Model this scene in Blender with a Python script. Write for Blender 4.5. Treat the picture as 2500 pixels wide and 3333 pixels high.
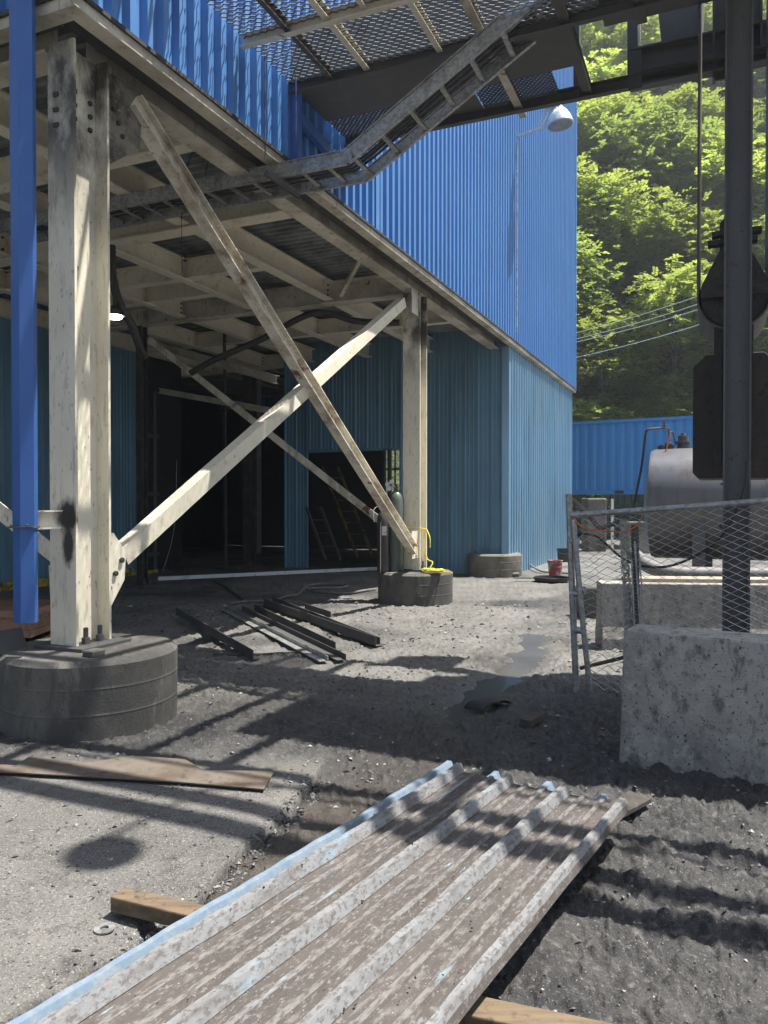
import bpy, math, random
import numpy as np
from mathutils import Vector, Matrix
R = math.radians
random.seed(7); np.random.seed(7)
scene = bpy.context.scene
for o in list(bpy.data.objects): bpy.data.objects.remove(o)
C = scene.collection

# ------------------------------------------------------------------ camera
F = 2503.0; CX, CY = 1250.0, 1666.5; PITCH = R(0.72); EYE = 1.6
cam_d = bpy.data.cameras.new('camera'); cam = bpy.data.objects.new('camera', cam_d); C.objects.link(cam)
cam.location = (0, 0, EYE); cam.rotation_euler = (R(90) - PITCH, 0, 0)
cam_d.sensor_fit = 'VERTICAL'; cam_d.sensor_height = 36; cam_d.lens = F / 3333 * 36
cam_d.clip_start = 0.05; cam_d.clip_end = 2000
scene.camera = cam

# building axes: u runs along the long facade, n points out of it
TH = R(23.45)
U = Vector((math.sin(TH), math.cos(TH), 0)); N = Vector((math.cos(TH), -math.sin(TH), 0)); Z = Vector((0, 0, 1))
F0 = Vector((-2.13, 5.33, 0))
def L(s, k, z): return F0 + U * s + N * k + Z * z

# ------------------------------------------------------------------ light
tosun = (N * 0.36 + U * 0.20 + Z).normalized()
sun_el = math.asin(tosun.z); sun_az = math.atan2(tosun.x, tosun.y)
w = bpy.data.worlds.new('World'); scene.world = w; w.use_nodes = True
nt = w.node_tree; bg = nt.nodes['Background']; sky = nt.nodes.new('ShaderNodeTexSky')
sky.sky_type = 'NISHITA'; sky.sun_disc = False; sky.sun_elevation = sun_el; sky.sun_rotation = sun_az
sky.altitude = 200; sky.air_density = 1.0; sky.dust_density = 2.0
nt.links.new(sky.outputs[0], bg.inputs[0]); bg.inputs[1].default_value = 0.057
sl = bpy.data.lights.new('sun', 'SUN'); sl.energy = 5.0; sl.angle = R(0.55); sl.color = (1, 0.955, 0.88)
so = bpy.data.objects.new('sun', sl); C.objects.link(so)
so.rotation_euler = (-tosun).to_track_quat('-Z', 'Y').to_euler()
scene.view_settings.view_transform = 'Standard'; scene.view_settings.look = 'None'
scene.view_settings.exposure = 1.3; scene.view_settings.gamma = 1
scene.render.engine = 'CYCLES'
scene.cycles.max_bounces = 6; scene.cycles.transparent_max_bounces = 8

# ------------------------------------------------------------------ measuring helpers (photo pixel -> point in the place)
def ray(x, y):
    a = (x - CX) / F; b = (CY - y) / F
    return Vector((a, math.cos(PITCH) + b * math.sin(PITCH), -math.sin(PITCH) + b * math.cos(PITCH)))
E = Vector((0, 0, EYE))
def G(x, y, z=0.0):
    r = ray(x, y); return E + r * ((z - EYE) / r.z)
def D(x, y, d):
    r = ray(x, y); return E + r * (d / r.y)
def OK_(x, y, k):
    r = ray(x, y); o = F0 + N * k; return E + r * (((o - E).dot(N)) / r.dot(N))
def OS(x, y, s):
    r = ray(x, y); o = F0 + U * s; return E + r * (((o - E).dot(U)) / r.dot(U))
def loc_of(p):
    q = p - F0; return q.dot(U), q.dot(N), p.z

# ------------------------------------------------------------------ object helpers
ORG = {}
def tag(o, label=None, cat=None, group=None, kind=None):
    if label: o['label'] = label
    if cat: o['category'] = cat
    if group: o['group'] = group
    if kind: o['kind'] = kind
    return o
def thing(name, label, cat, loc, group=None):
    o = bpy.data.objects.new(name, None); C.objects.link(o); o.location = loc; o.empty_display_size = 0.2
    ORG[o.name] = Vector(loc); return tag(o, label, cat, group)
class MB:
    def __init__(s): s.v = []; s.f = []
    def add(s, vs, fs):
        n = len(s.v); s.v += [tuple(p) for p in vs]; s.f += [tuple(i + n for i in f) for f in fs]; return s
    def box(s, c, ax, ay, az, sx, sy, sz):
        c = Vector(c); ax = ax * (sx / 2); ay = ay * (sy / 2); az = az * (sz / 2)
        vs = [c + ax * i + ay * j + az * k for k in (-1, 1) for j in (-1, 1) for i in (-1, 1)]
        return s.add(vs, [(0, 2, 3, 1), (4, 5, 7, 6), (0, 1, 5, 4), (2, 6, 7, 3), (0, 4, 6, 2), (1, 3, 7, 5)])
    def lbox(s, s0, s1, k0, k1, z0, z1):
        return s.box(L((s0 + s1) / 2, (k0 + k1) / 2, (z0 + z1) / 2), U, N, Z, abs(s1 - s0), abs(k1 - k0), abs(z1 - z0))
    def beam(s, p0, p1, prof, up=Z, cap=True):
        p0 = Vector(p0); p1 = Vector(p1); d = (p1 - p0).normalized()
        side = d.cross(up).normalized(); upv = side.cross(d).normalized(); n = len(prof)
        vs = [p0 + side * a + upv * b for a, b in prof] + [p1 + side * a + upv * b for a, b in prof]
        fs = [(i, (i + 1) % n, (i + 1) % n + n, i + n) for i in range(n)]
        if cap: fs += [tuple(range(n))[::-1], tuple(range(n, 2 * n))]
        return s.add(vs, fs)
    def tube(s, pts, r, seg=10, cap=True):
        pts = [Vector(p) for p in pts]; m = len(pts); vs = []; ref = None
        for i, p in enumerate(pts):
            d = (pts[min(i + 1, m - 1)] - pts[max(i - 1, 0)]).normalized()
            if ref is None:
                ref = d.cross(Z) if abs(d.z) < .95 else d.cross(Vector((1, 0, 0)))
            a = (ref - d * ref.dot(d)).normalized(); ref = a; b = d.cross(a)
            rr = r[i] if isinstance(r, (list, tuple)) else r
            vs += [p + a * (rr * math.cos(2 * math.pi * j / seg)) + b * (rr * math.sin(2 * math.pi * j / seg)) for j in range(seg)]
        fs = [(i * seg + j, i * seg + (j + 1) % seg, (i + 1) * seg + (j + 1) % seg, (i + 1) * seg + j) for i in range(m - 1) for j in range(seg)]
        if cap: fs += [tuple(range(seg))[::-1], tuple(range((m - 1) * seg, m * seg))]
        return s.add(vs, fs)
    def lathe(s, base, axis, prof, seg=32, wob=0.0):
        base = Vector(base); axis = axis.normalized()
        a = axis.cross(Vector((0.3, 1, 0.2))).normalized(); b = axis.cross(a); vs = []
        for (r, h) in prof:
            for j in range(seg):
                t = 2 * math.pi * j / seg; rr = r * (1 + wob * math.sin(3 * t + h * 5) + wob * .6 * math.sin(7 * t + 1))
                vs.append(base + axis * h + a * (rr * math.cos(t)) + b * (rr * math.sin(t)))
        m = len(prof)
        fs = [(i * seg + j, i * seg + (j + 1) % seg, (i + 1) * seg + (j + 1) % seg, (i + 1) * seg + j) for i in range(m - 1) for j in range(seg)]
        fs += [tuple(range(seg))[::-1], tuple(range((m - 1) * seg, m * seg))]
        return s.add(vs, fs)
    def sheet(s, o, ax, out, lv, prof, length, nseg=1, sag=None):
        # prof: (along ax, along out); extruded along lv
        vs = []; n = len(prof)
        for i in range(nseg + 1):
            h = length * i / nseg; dz = sag(i / nseg) if sag else Vector((0, 0, 0))
            vs += [o + ax * a + out * b + lv * h + dz for a, b in prof]
        return s.add(vs, [(i * n + j, i * n + j + 1, (i + 1) * n + j + 1, (i + 1) * n + j) for i in range(nseg) for j in range(n - 1)])
    def build(s, name, mat, parent=None, smooth=False, bevel=0.0, org=None):
        if parent is not None: o0 = ORG[parent.name]
        elif org is not None: o0 = Vector(org)
        else:
            a = np.array(s.v); o0 = Vector(((a[:, 0].min() + a[:, 0].max()) / 2, (a[:, 1].min() + a[:, 1].max()) / 2, a[:, 2].min()))
        me = bpy.data.meshes.new(name); me.from_pydata([(x - o0.x, y - o0.y, z - o0.z) for x, y, z in s.v], [], s.f); me.update()
        o = bpy.data.objects.new(name, me); C.objects.link(o)
        if mat: me.materials.append(mat)
        if parent is None: o.location = o0
        else: o.parent = parent
        ORG[o.name] = o0
        if smooth:
            me.polygons.foreach_set('use_smooth', [True] * len(me.polygons))
            me.set_sharp_from_angle(angle=R(40))
        if bevel:
            b = o.modifiers.new('bevel', 'BEVEL'); b.width = bevel; b.segments = 2; b.limit_method = 'ANGLE'; b.angle_limit = R(35)
        return o
def copy_tree(o, delta, parent=None):
    c = o.copy(); C.objects.link(c)
    if parent is None: c.location = Vector(o.location) + Vector(delta)
    else: c.parent = parent
    ORG[c.name] = ORG.get(o.name, Vector()) + Vector(delta)
    for ch in list(o.children): copy_tree(ch, delta, c)
    return c

def iprof(h, b, tw=.012, tf=.018):
    H = h / 2; B = b / 2; t = tw / 2
    return [(-B, -H), (B, -H), (B, -H + tf), (t, -H + tf), (t, H - tf), (B, H - tf), (B, H), (-B, H), (-B, H - tf), (-t, H - tf), (-t, -H + tf), (-B, -H + tf)]
def lprof(a, b, t=.012): return [(0, 0), (a, 0), (a, t), (t, t), (t, b), (0, b)]
def cprof(h, b, t=.01): return [(0, 0), (b, 0), (b, t), (t, t), (t, h - t), (b, h - t), (b, h), (0, h)]
def rprof(a, b): return [(-a / 2, -b / 2), (a / 2, -b / 2), (a / 2, b / 2), (-a / 2, b / 2)]
def boxrib(length, pitch, depth, duty=.5, sl=.12, off=0):
    p = []; x = off
    while x < length:
        p += [(x, 0), (x + pitch * (1 - duty - sl), 0), (x + pitch * (1 - duty), depth), (x + pitch * (1 - sl), depth)]; x += pitch
    p.append((x, 0)); return [(min(a, length), b) for a, b in p if a <= length + pitch * .2]
def rpanel(length, pitch=.305, h=.032, minor=.007):
    p = []; x = 0
    while x < length - 1e-6:
        for a, b in ((0, 0), (.008, 0), (.026, h), (.052, h), (.070, 0), (.118, 0), (.126, minor), (.146, minor), (.154, 0), (.212, 0), (.220, minor), (.240, minor), (.248, 0)):
            if x + a <= length: p.append((x + a, b))
        x += pitch
    p.append((length, 0)); return p

# ------------------------------------------------------------------ materials
def mat(name, base, layers=(), rough=.7, metal=0.0, bump=None, spec=.5, rlayer=None, coord='Object', rotz=None, zsoot=None, spots=()):
    """layers: (scale, colour, lo, hi, detail, (sx,sy,sz)[, strength]) noise-masked colours laid over the base"""
    m = bpy.data.materials.new(name); m.use_nodes = True; t = m.node_tree; ns = t.nodes; lk = t.links
    p = ns['Principled BSDF']; tc = ns.new('ShaderNodeTexCoord'); out = None
    p.inputs['Roughness'].default_value = rough; p.inputs['Metallic'].default_value = metal
    p.inputs['Specular IOR Level'].default_value = spec
    def noise(scale, detail, st, rot=None):
        mp = ns.new('ShaderNodeMapping'); mp.inputs['Scale'].default_value = st
        if rotz is not None: mp.vector_type = 'TEXTURE'; mp.inputs['Rotation'].default_value = (0, 0, rotz); mp.inputs['Scale'].default_value = tuple(1 / q for q in st)
        lk.new(tc.outputs[coord], mp.inputs[0]); n = ns.new('ShaderNodeTexNoise')
        n.inputs['Scale'].default_value = scale; n.inputs['Detail'].default_value = detail; n.inputs['Roughness'].default_value = .62
        lk.new(mp.outputs[0], n.inputs[0]); return n.outputs[0]
    cur = None
    for ly in layers:
        sc, col, lo, hi, det, st = ly[:6]; stg = ly[6] if len(ly) > 6 else 1.0
        nn = noise(sc, det, st); mr = ns.new('ShaderNodeMapRange'); mr.inputs[1].default_value = lo; mr.inputs[2].default_value = hi; mr.inputs[4].default_value = stg
        mr.clamp = True; lk.new(nn, mr.inputs[0])
        mx = ns.new('ShaderNodeMix'); mx.data_type = 'RGBA'; lk.new(mr.outputs[0], mx.inputs[0])
        if cur is None: mx.inputs[6].default_value = (*base, 1)
        else: lk.new(cur, mx.inputs[6])
        mx.inputs[7].default_value = (*col, 1); cur = mx.outputs[2]
    def soot_mix(msk, col):
        nonlocal cur
        mx = ns.new('ShaderNodeMix'); mx.data_type = 'RGBA'; lk.new(msk, mx.inputs[0]); lk.new(cur, mx.inputs[6]); mx.inputs[7].default_value = (*col, 1); cur = mx.outputs[2]
    def mth(op, a, b):
        n = ns.new('ShaderNodeMath'); n.operation = op; n.use_clamp = True
        for i, v in ((0, a), (1, b)):
            if isinstance(v, (int, float)): n.inputs[i].default_value = v
            else: lk.new(v, n.inputs[i])
        return n.outputs[0]
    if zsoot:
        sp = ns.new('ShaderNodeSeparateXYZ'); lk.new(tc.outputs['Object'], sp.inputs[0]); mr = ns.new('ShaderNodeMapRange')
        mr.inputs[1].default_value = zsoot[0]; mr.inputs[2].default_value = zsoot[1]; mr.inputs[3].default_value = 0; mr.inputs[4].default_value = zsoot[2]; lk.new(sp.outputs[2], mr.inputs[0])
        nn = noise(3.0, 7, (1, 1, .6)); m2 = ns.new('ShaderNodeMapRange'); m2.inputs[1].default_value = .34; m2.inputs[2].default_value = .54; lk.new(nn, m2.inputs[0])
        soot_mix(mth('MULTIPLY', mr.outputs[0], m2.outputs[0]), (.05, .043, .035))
    for c_, r_, zs in spots:
        mp = ns.new('ShaderNodeMapping'); mp.inputs['Location'].default_value = (-c_[0], -c_[1], -c_[2] * zs); mp.inputs['Scale'].default_value = (1, 1, zs); lk.new(tc.outputs['Object'], mp.inputs[0])
        vl = ns.new('ShaderNodeVectorMath'); vl.operation = 'LENGTH'; lk.new(mp.outputs[0], vl.inputs[0]); nn = noise(14, 7, (1, 1, .5))
        mr = ns.new('ShaderNodeMapRange'); mr.inputs[1].default_value = r_; mr.inputs[2].default_value = r_ * .55; mr.inputs[3].default_value = 0; mr.inputs[4].default_value = 1
        ad = ns.new('ShaderNodeMath'); ad.operation = 'MULTIPLY_ADD'; lk.new(nn, ad.inputs[0]); ad.inputs[1].default_value = r_ * .9; ad.inputs[2].default_value = -r_ * .45
        a2 = ns.new('ShaderNodeMath'); a2.operation = 'ADD'; lk.new(vl.outputs['Value'], a2.inputs[0]); lk.new(ad.outputs[0], a2.inputs[1]); lk.new(a2.outputs[0], mr.inputs[0])
        soot_mix(mr.outputs[0], (.03, .027, .024))
    if cur is None: p.inputs['Base Color'].default_value = (*base, 1)
    else: lk.new(cur, p.inputs['Base Color'])
    if rlayer:
        sc, r0, r1, lo, hi = rlayer; nn = noise(sc, 5, (1, 1, 1)); mr = ns.new('ShaderNodeMapRange')
        mr.inputs[1].default_value = lo; mr.inputs[2].default_value = hi; mr.inputs[3].default_value = r0; mr.inputs[4].default_value = r1
        lk.new(nn, mr.inputs[0]); lk.new(mr.outputs[0], p.inputs['Roughness'])
    if bump:
        prev = None
        for sc, dist, det, st in bump:
            nn = noise(sc, det, st); b = ns.new('ShaderNodeBump'); b.inputs['Strength'].default_value = 1.0; b.inputs['Distance'].default_value = dist
            lk.new(nn, b.inputs['Height'])
            if prev: lk.new(prev, b.inputs['Normal'])
            prev = b.outputs[0]
        lk.new(prev, p.inputs['Normal'])
    return m
I1 = (1, 1, 1)
BLK = (.012, .012, .013); RUST = (.16, .06, .022); COAL = (.022, .022, .024)
M = {}
M['cream'] = mat('cream_steel_paint', (.70, .65, .52), [(1.2, (.55, .51, .41), .42, .72, 5, I1, .8), (30, (.30, .27, .20), .55, .70, 8, (1, 1, .4), .5), (3, (.26, .22, .16), .58, .72, 9, I1, .6), (12, (.10, .07, .045), .665, .70, 8, I1, .8), (14, RUST, .69, .74, 6, I1)], .55, bump=[(60, .001, 4, I1)])
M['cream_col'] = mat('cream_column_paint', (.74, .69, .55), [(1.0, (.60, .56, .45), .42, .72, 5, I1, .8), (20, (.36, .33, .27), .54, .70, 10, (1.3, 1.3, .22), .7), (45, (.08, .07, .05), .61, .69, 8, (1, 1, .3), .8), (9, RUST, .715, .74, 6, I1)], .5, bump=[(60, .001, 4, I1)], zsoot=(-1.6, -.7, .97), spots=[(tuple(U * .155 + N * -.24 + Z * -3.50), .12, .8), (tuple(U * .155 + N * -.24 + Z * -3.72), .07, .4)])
M['cream_dirty'] = mat('sooty_cream_steel', (.58, .54, .45), [(1.3, (.22, .19, .14), .42, .70, 7, I1), (5, (.09, .075, .06), .57, .72, 9, (1.5, 1.5, .6), .8), (30, (.05, .045, .04), .62, .70, 8, I1, .7), (7, RUST, .63, .72, 6, I1)], .7, bump=[(50, .003, 5, I1)])
M['brace_dirty'] = mat('weathered_brace_paint', (.64, .60, .50), [(4, (.24, .17, .11), .46, .66, 9, (1, 1, .4), .85), (34, (.08, .065, .05), .57, .68, 8, (1, 1, .5), .7), (3.3, (.17, .065, .03), .60, .68, 6, I1)], .75, bump=[(40, .004, 6, I1)])
M['soot'] = mat('black_sooty_steel', (.03, .029, .028), [(4, (.10, .085, .065), .52, .75, 7, I1)], .8, bump=[(30, .004, 5, I1)])
M['wire'] = mat('bright_galvanised_wire', (.50, .50, .48), [(20, (.22, .20, .17), .5, .7, 5, I1)], .45, .4)
M['darksteel'] = mat('dark_weathered_steel', (.070, .071, .073), [(3, (.10, .095, .085), .5, .75, 7, (1, 1, .3)), (11, (.10, .05, .03), .6, .72, 6, I1)], .7, .1, bump=[(40, .003, 5, I1)])
M['greypost'] = mat('grey_painted_steel', (.105, .105, .105), [(2, (.08, .08, .08), .45, .75, 7, (1, 1, .3)), (14, (.05, .045, .04), .58, .7, 7, I1), (8, RUST, .68, .73, 5, I1)], .6, .1, bump=[(50, .002, 5, I1)])
M['galv'] = mat('galvanised_steel', (.42, .43, .42), [(30, (.25, .26, .27), .4, .65, 2, I1), (5, (.15, .13, .11), .5, .72, 7, I1, .8), (18, (.10, .07, .05), .64, .72, 6, I1)], .45, .55, bump=[(50, .001, 4, I1)])
M['blue'] = mat('royal_blue_siding_paint', (.075, .215, .50), [(.35, (.09, .245, .54), .4, .7, 4, I1), (3, (.09, .14, .27), .54, .74, 8, (1.5, 1.5, .08), .6), (30, (.06, .09, .2), .68, .74, 4, I1, .5)], .38, .15, rlayer=(3, .3, .5, .3, .7))
M['blue_dusty'] = mat('coal_dusted_blue_siding', (.04, .12, .40), [(2.2, (.06, .10, .22), .42, .68, 7, (1, 1, .3), .8), (9, (.03, .04, .07), .55, .75, 7, (1, 1, .3), .7)], .5, .1)
M['post_blue'] = mat('blue_painted_flashing', (.03, .095, .31), [(1.2, (.04, .12, .34), .4, .7, 4, I1), (5, (.03, .06, .18), .58, .76, 6, (1, 1, .4), .6), (40, (.02, .03, .06), .70, .75, 3, I1)], .4, .1)
M['teal'] = mat('shaded_teal_siding', (.115, .245, .34), [(.5, (.09, .20, .29), .4, .7, 4, I1), (2.5, (.05, .10, .135), .5, .75, 7, (1, 1, .12), .8), (25, (.03, .05, .07), .66, .74, 5, (1, 1, .5), .7)], .45, .1)  # darker copy of the cladding, shade under the overhang mixed into its colour
M['teal_sunlit'] = mat('sunlit_weathered_siding', (.22, .41, .58), [(1.0, (.31, .49, .63), .42, .7, 5, (1, 1, .15)), (3.0, (.12, .19, .24), .52, .74, 7, (1, 1, .12), .8), (16, (.32, .28, .24), .66, .74, 7, (1, 1, .25), .6)], .30, .5)  # lighter copy of the same cladding, sunlight mixed into its colour
M['concrete'] = mat('sooty_concrete', (.20, .185, .15), [(1.4, (.07, .068, .06), .40, .64, 8, I1), (6, (.33, .31, .26), .60, .76, 8, I1, .6), (38, (.04, .038, .035), .60, .68, 6, I1), (90, (.40, .38, .33), .70, .74, 2, I1)], .85, bump=[(70, .003, 6, I1), (8, .006, 6, I1)])
M['concrete_dark'] = mat('wet_stained_concrete', (.125, .12, .105), [(1.4, (.05, .049, .046), .38, .60, 9, (1, 1, .6)), (4, (.30, .28, .24), .57, .72, 9, (1, 1, .35), .6), (11, (.05, .048, .045), .54, .64, 9, (1, 1, .3), .6), (45, (.03, .03, .028), .60, .68, 6, I1), (120, (.34, .33, .30), .72, .75, 2, I1)], .8, bump=[(80, .003, 6, I1), (7, .006, 6, I1)])
M['barrier'] = mat('pitted_barrier_concrete', (.33, .315, .28), [(1.3, (.22, .21, .19), .42, .62, 9, (1, 1, .7)), (12, (.40, .385, .35), .50, .64, 10, I1, .7), (17, (.09, .087, .08), .52, .64, 10, (1, 1, .5), .75), (55, (.03, .029, .028), .60, .65, 5, I1)], .88, bump=[(14, .012, 8, I1), (70, .004, 6, I1)])
M['rusttank'] = mat('brown_grey_bare_steel', (.145, .145, .15), [(1.1, (.19, .155, .135), .46, .72, 7, (1, 1, .5), .7), (5, (.09, .07, .06), .52, .72, 8, (1, 1, .15), .8), (30, (.26, .24, .22), .62, .72, 5, I1, .5)], .48, .4, bump=[(25, .002, 4, I1)])
M['container'] = mat('sky_blue_container_paint', (.04, .24, .55), [(.6, (.055, .27, .58), .4, .7, 4, I1), (6, (.05, .09, .10), .64, .74, 7, (1, 1, .25), .8)], .5, .05)
M['timber'] = mat('weathered_timber', (.165, .118, .072), [(8, (.09, .065, .042), .45, .68, 7, (.25, 3, 3)), (22, (.05, .042, .035), .55, .68, 7, I1), (4, (.25, .21, .15), .6, .75, 6, (.4, 3, 3), .7)], .85, bump=[(25, .004, 6, (.2, 3, 3)), (60, .002, 5, I1)])
M['timber_dark'] = mat('mud_caked_wood', (.07, .058, .05), [(9, (.03, .028, .026), .4, .7, 7, I1), (20, (.15, .11, .08), .6, .74, 7, I1)], .85, bump=[(30, .004, 6, I1)])
M['plate'] = mat('dusty_rusted_plate', (.155, .13, .108), [(3, (.10, .075, .055), .42, .66, 7, I1), (15, (.05, .045, .04), .56, .68, 7, I1), (40, (.30, .27, .23), .64, .72, 5, I1, .6)], .7, .2, bump=[(20, .003, 6, I1)])
SR = R(-32.7)
M['dust_sheet'] = mat('brown_dust_on_metal_sheet', (.088, .076, .069), [(2.2, (.066, .057, .052), .42, .68, 6, I1), (75, (.24, .235, .23), .55, .67, 10, (1, .45, 1), .7), (30, (.21, .195, .185), .54, .66, 10, (1, .30, 1), .6), (120, (.045, .038, .034), .60, .68, 6, I1, .7), (11, (.26, .37, .43), .655, .68, 10, (1.6, .35, 1), .9), (45, (.10, .08, .07), .58, .68, 6, I1, .8), (95, (.42, .39, .36), .66, .72, 3, I1, .7)], .62, .15, bump=[(60, .0025, 6, I1), (14, .002, 5, I1)], rotz=SR)
M['rib_worn_lit'] = mat('worn_lit_zinc_rib', (.27, .275, .28), [(60, (.13, .115, .105), .50, .62, 10, (1, .5, 1), .8), (16, (.15, .135, .125), .50, .66, 10, (1, .3, 1), .6), (70, (.40, .40, .39), .60, .70, 8, (1, .4, 1), .6), (8, (.27, .38, .46), .60, .68, 9, (1, .4, 1), .7), (60, (.13, .11, .10), .58, .68, 6, I1)], .5, .35, bump=[(60, .002, 6, I1)], rotz=SR)
M['minor_worn'] = mat('streaky_worn_zinc', (.22, .21, .20), [(70, (.115, .10, .09), .44, .60, 10, (1, .35, 1)), (9, (.28, .38, .44), .62, .68, 9, (1, .2, 1), .8)], .5, .3, bump=[(60, .002, 6, I1)], rotz=SR)
M['sheet_blue'] = mat('pale_blue_coated_sheet', (.21, .29, .38), [(24, (.32, .36, .40), .45, .68, 7, I1), (50, (.20, .26, .32), .60, .70, 6, I1, .7), (3, (.24, .21, .2), .62, .76, 7, I1, .6)], .35, .3, bump=[(70, .001, 4, I1)])
M['white'] = mat('white_painted_steel', (.62, .64, .64), [(6, (.30, .30, .29), .52, .72, 7, I1), (20, (.08, .08, .08), .64, .72, 6, I1)], .5)
M['yellow'] = mat('yellow_paint', (.42, .34, .03), [(6, (.05, .045, .03), .44, .60, 7, I1)], .6)
M['rope'] = mat('yellow_rope', (.85, .74, .03), [(60, (.6, .5, .05), .4, .7, 3, I1)], .7)
M['orange'] = mat('orange_hose', (.60, .17, .03), [(20, (.25, .1, .05), .55, .7, 5, I1)], .6)
M['black'] = mat('black_rubber', (.022, .022, .024), [(12, (.07, .065, .06), .55, .75, 6, I1)], .6, bump=[(40, .001, 4, I1)])
M['hose'] = mat('dusty_grey_hose', (.16, .15, .14), [(12, (.07, .065, .06), .5, .7, 6, I1)], .6)
M['greencyl'] = mat('dull_green_cylinder_paint', (.115, .15, .125), [(3, (.06, .075, .068), .42, .7, 6, (1, 1, .3)), (25, (.20, .22, .19), .62, .72, 5, I1, .6)], .42, .2)
M['darkcyl'] = mat('dark_cylinder_paint', (.045, .04, .042), [(6, (.09, .08, .075), .55, .75, 6, I1)], .5, .1)
M['red'] = mat('faded_red_plastic', (.22, .035, .04), [(6, (.34, .32, .29), .47, .56, 7, I1, .85), (20, (.14, .05, .05), .6, .7, 5, I1)], .55)
M['label'] = mat('white_worn_label', (.60, .58, .54), [(18, (.16, .10, .10), .53, .60, 7, I1)], .6)
M['lampwhite'] = mat('lamp_aluminium', (.62, .63, .62), [(8, (.36, .36, .34), .5, .75, 6, I1)], .4, .3)
M['lens'] = mat('lamp_glass', (.28, .27, .24), [(8, (.18, .17, .15), .4, .7, 5, I1)], .3, .0)
M['brown'] = mat('brown_painted_crate', (.27, .15, .095), [(5, (.13, .08, .055), .5, .7, 7, I1), (25, (.05, .04, .03), .6, .7, 6, I1)], .7, bump=[(40, .002, 5, I1)])
M['inner'] = mat('dark_interior_cladding', (.020, .024, .028), [(4, (.035, .04, .045), .5, .75, 6, I1)], .9)
M['deck'] = mat('dull_galvanised_deck', (.26, .285, .29), [(2, (.08, .085, .085), .42, .7, 7, I1), (14, (.12, .09, .06), .62, .74, 6, I1, .6)], .6, .3)
M['bark'] = mat('grey_bark', (.09, .075, .06), [(8, (.05, .042, .035), .45, .7, 6, (1, 1, .2))], .9, bump=[(20, .01, 5, (1, 1, .3))])
M['hill'] = mat('hillside_undergrowth', (.065, .085, .04), [(.5, (.15, .14, .12), .52, .70, 8, I1), (2.5, (.10, .135, .05), .46, .68, 8, I1), (7, (.012, .016, .009), .5, .66, 6, I1)], .95, bump=[(1.2, .6, 8, I1)])
lit = bpy.data.materials.new('lit_lamp_glass'); lit.use_nodes = True
lit.node_tree.nodes['Principled BSDF'].inputs['Emission Color'].default_value = (1, .97, .82, 1)
lit.node_tree.nodes['Principled BSDF'].inputs['Emission Strength'].default_value = 14; M['lit'] = lit

def leafmat(name, c1, c2, tr):
    m = bpy.data.materials.new(name); m.use_nodes = True; t = m.node_tree; ns = t.nodes; lk = t.links
    ns.remove(ns['Principled BSDF']); out = ns['Material Output']
    tc = ns.new('ShaderNodeTexCoord'); oi = ns.new('ShaderNodeObjectInfo')
    n = ns.new('ShaderNodeTexNoise'); n.inputs['Scale'].default_value = 1.6; n.inputs['Detail'].default_value = 6; lk.new(tc.outputs['Object'], n.inputs[0])
    mr = ns.new('ShaderNodeMapRange'); mr.inputs[1].default_value = .35; mr.inputs[2].default_value = .65; lk.new(n.outputs[0], mr.inputs[0])
    mx = ns.new('ShaderNodeMix'); mx.data_type = 'RGBA'; mx.inputs[6].default_value = (*c1, 1); mx.inputs[7].default_value = (*c2, 1); lk.new(mr.outputs[0], mx.inputs[0])
    hs = ns.new('ShaderNodeHueSaturation'); m2 = ns.new('ShaderNodeMapRange'); m2.inputs[3].default_value = .75; m2.inputs[4].default_value = 1.3
    lk.new(oi.outputs['Random'], m2.inputs[0]); lk.new(m2.outputs[0], hs.inputs['Value']); lk.new(mx.outputs[2], hs.inputs['Color'])
    d = ns.new('ShaderNodeBsdfPrincipled'); d.inputs['Roughness'].default_value = .42; lk.new(hs.outputs[0], d.inputs['Base Color'])
    tl = ns.new('ShaderNodeBsdfTranslucent'); ga = ns.new('ShaderNodeMix'); ga.data_type = 'RGBA'; ga.blend_type = 'MULTIPLY'; ga.inputs[0].default_value = 1
    lk.new(hs.outputs[0], ga.inputs[6]); ga.inputs[7].default_value = (1.9, 2.0, 1.0, 1); lk.new(ga.outputs[2], tl.inputs[0])
    ms = ns.new('ShaderNodeMixShader'); ms.inputs[0].default_value = tr; lk.new(d.outputs[0], ms.inputs[1]); lk.new(tl.outputs[0], ms.inputs[2]); lk.new(ms.outputs[0], out.inputs[0])
    return m
M['leaf'] = leafmat('fresh_green_leaves', (.16, .20, .075), (.27, .30, .11), .50)
M['leaf2'] = leafmat('deep_green_leaves', (.115, .155, .07), (.18, .22, .09), .46)

# ------------------------------------------------------------------ noise
def _h(ix, iy, seed):
    n = (ix * 374761393 + iy * 668265263 + seed * 974711) & 0xffffffff
    n = ((n ^ (n >> 13)) * 1274126177) & 0xffffffff
    return ((n ^ (n >> 16)) & 0xffff) / 65535.0
def vnoise(x, y, seed=0):
    xi = np.floor(x).astype(np.int64); yi = np.floor(y).astype(np.int64); fx = x - xi; fy = y - yi
    fx = fx * fx * (3 - 2 * fx); fy = fy * fy * (3 - 2 * fy)
    a = _h(xi, yi, seed); b = _h(xi + 1, yi, seed); c = _h(xi, yi + 1, seed); d = _h(xi + 1, yi + 1, seed)
    return (a * (1 - fx) + b * fx) * (1 - fy) + (c * (1 - fx) + d * fx) * fy
def fbm(x, y, oct=4, seed=0, g=.5):
    r = np.zeros_like(x); a = 1.0; t = 0
    for i in range(oct): r += a * vnoise(x * 2 ** i, y * 2 ** i, seed + i * 17); t += a; a *= g
    return r / t
def smooth(e0, e1, x):
    t = np.clip((x - e0) / (e1 - e0), 0, 1); return t * t * (3 - 2 * t)
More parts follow.
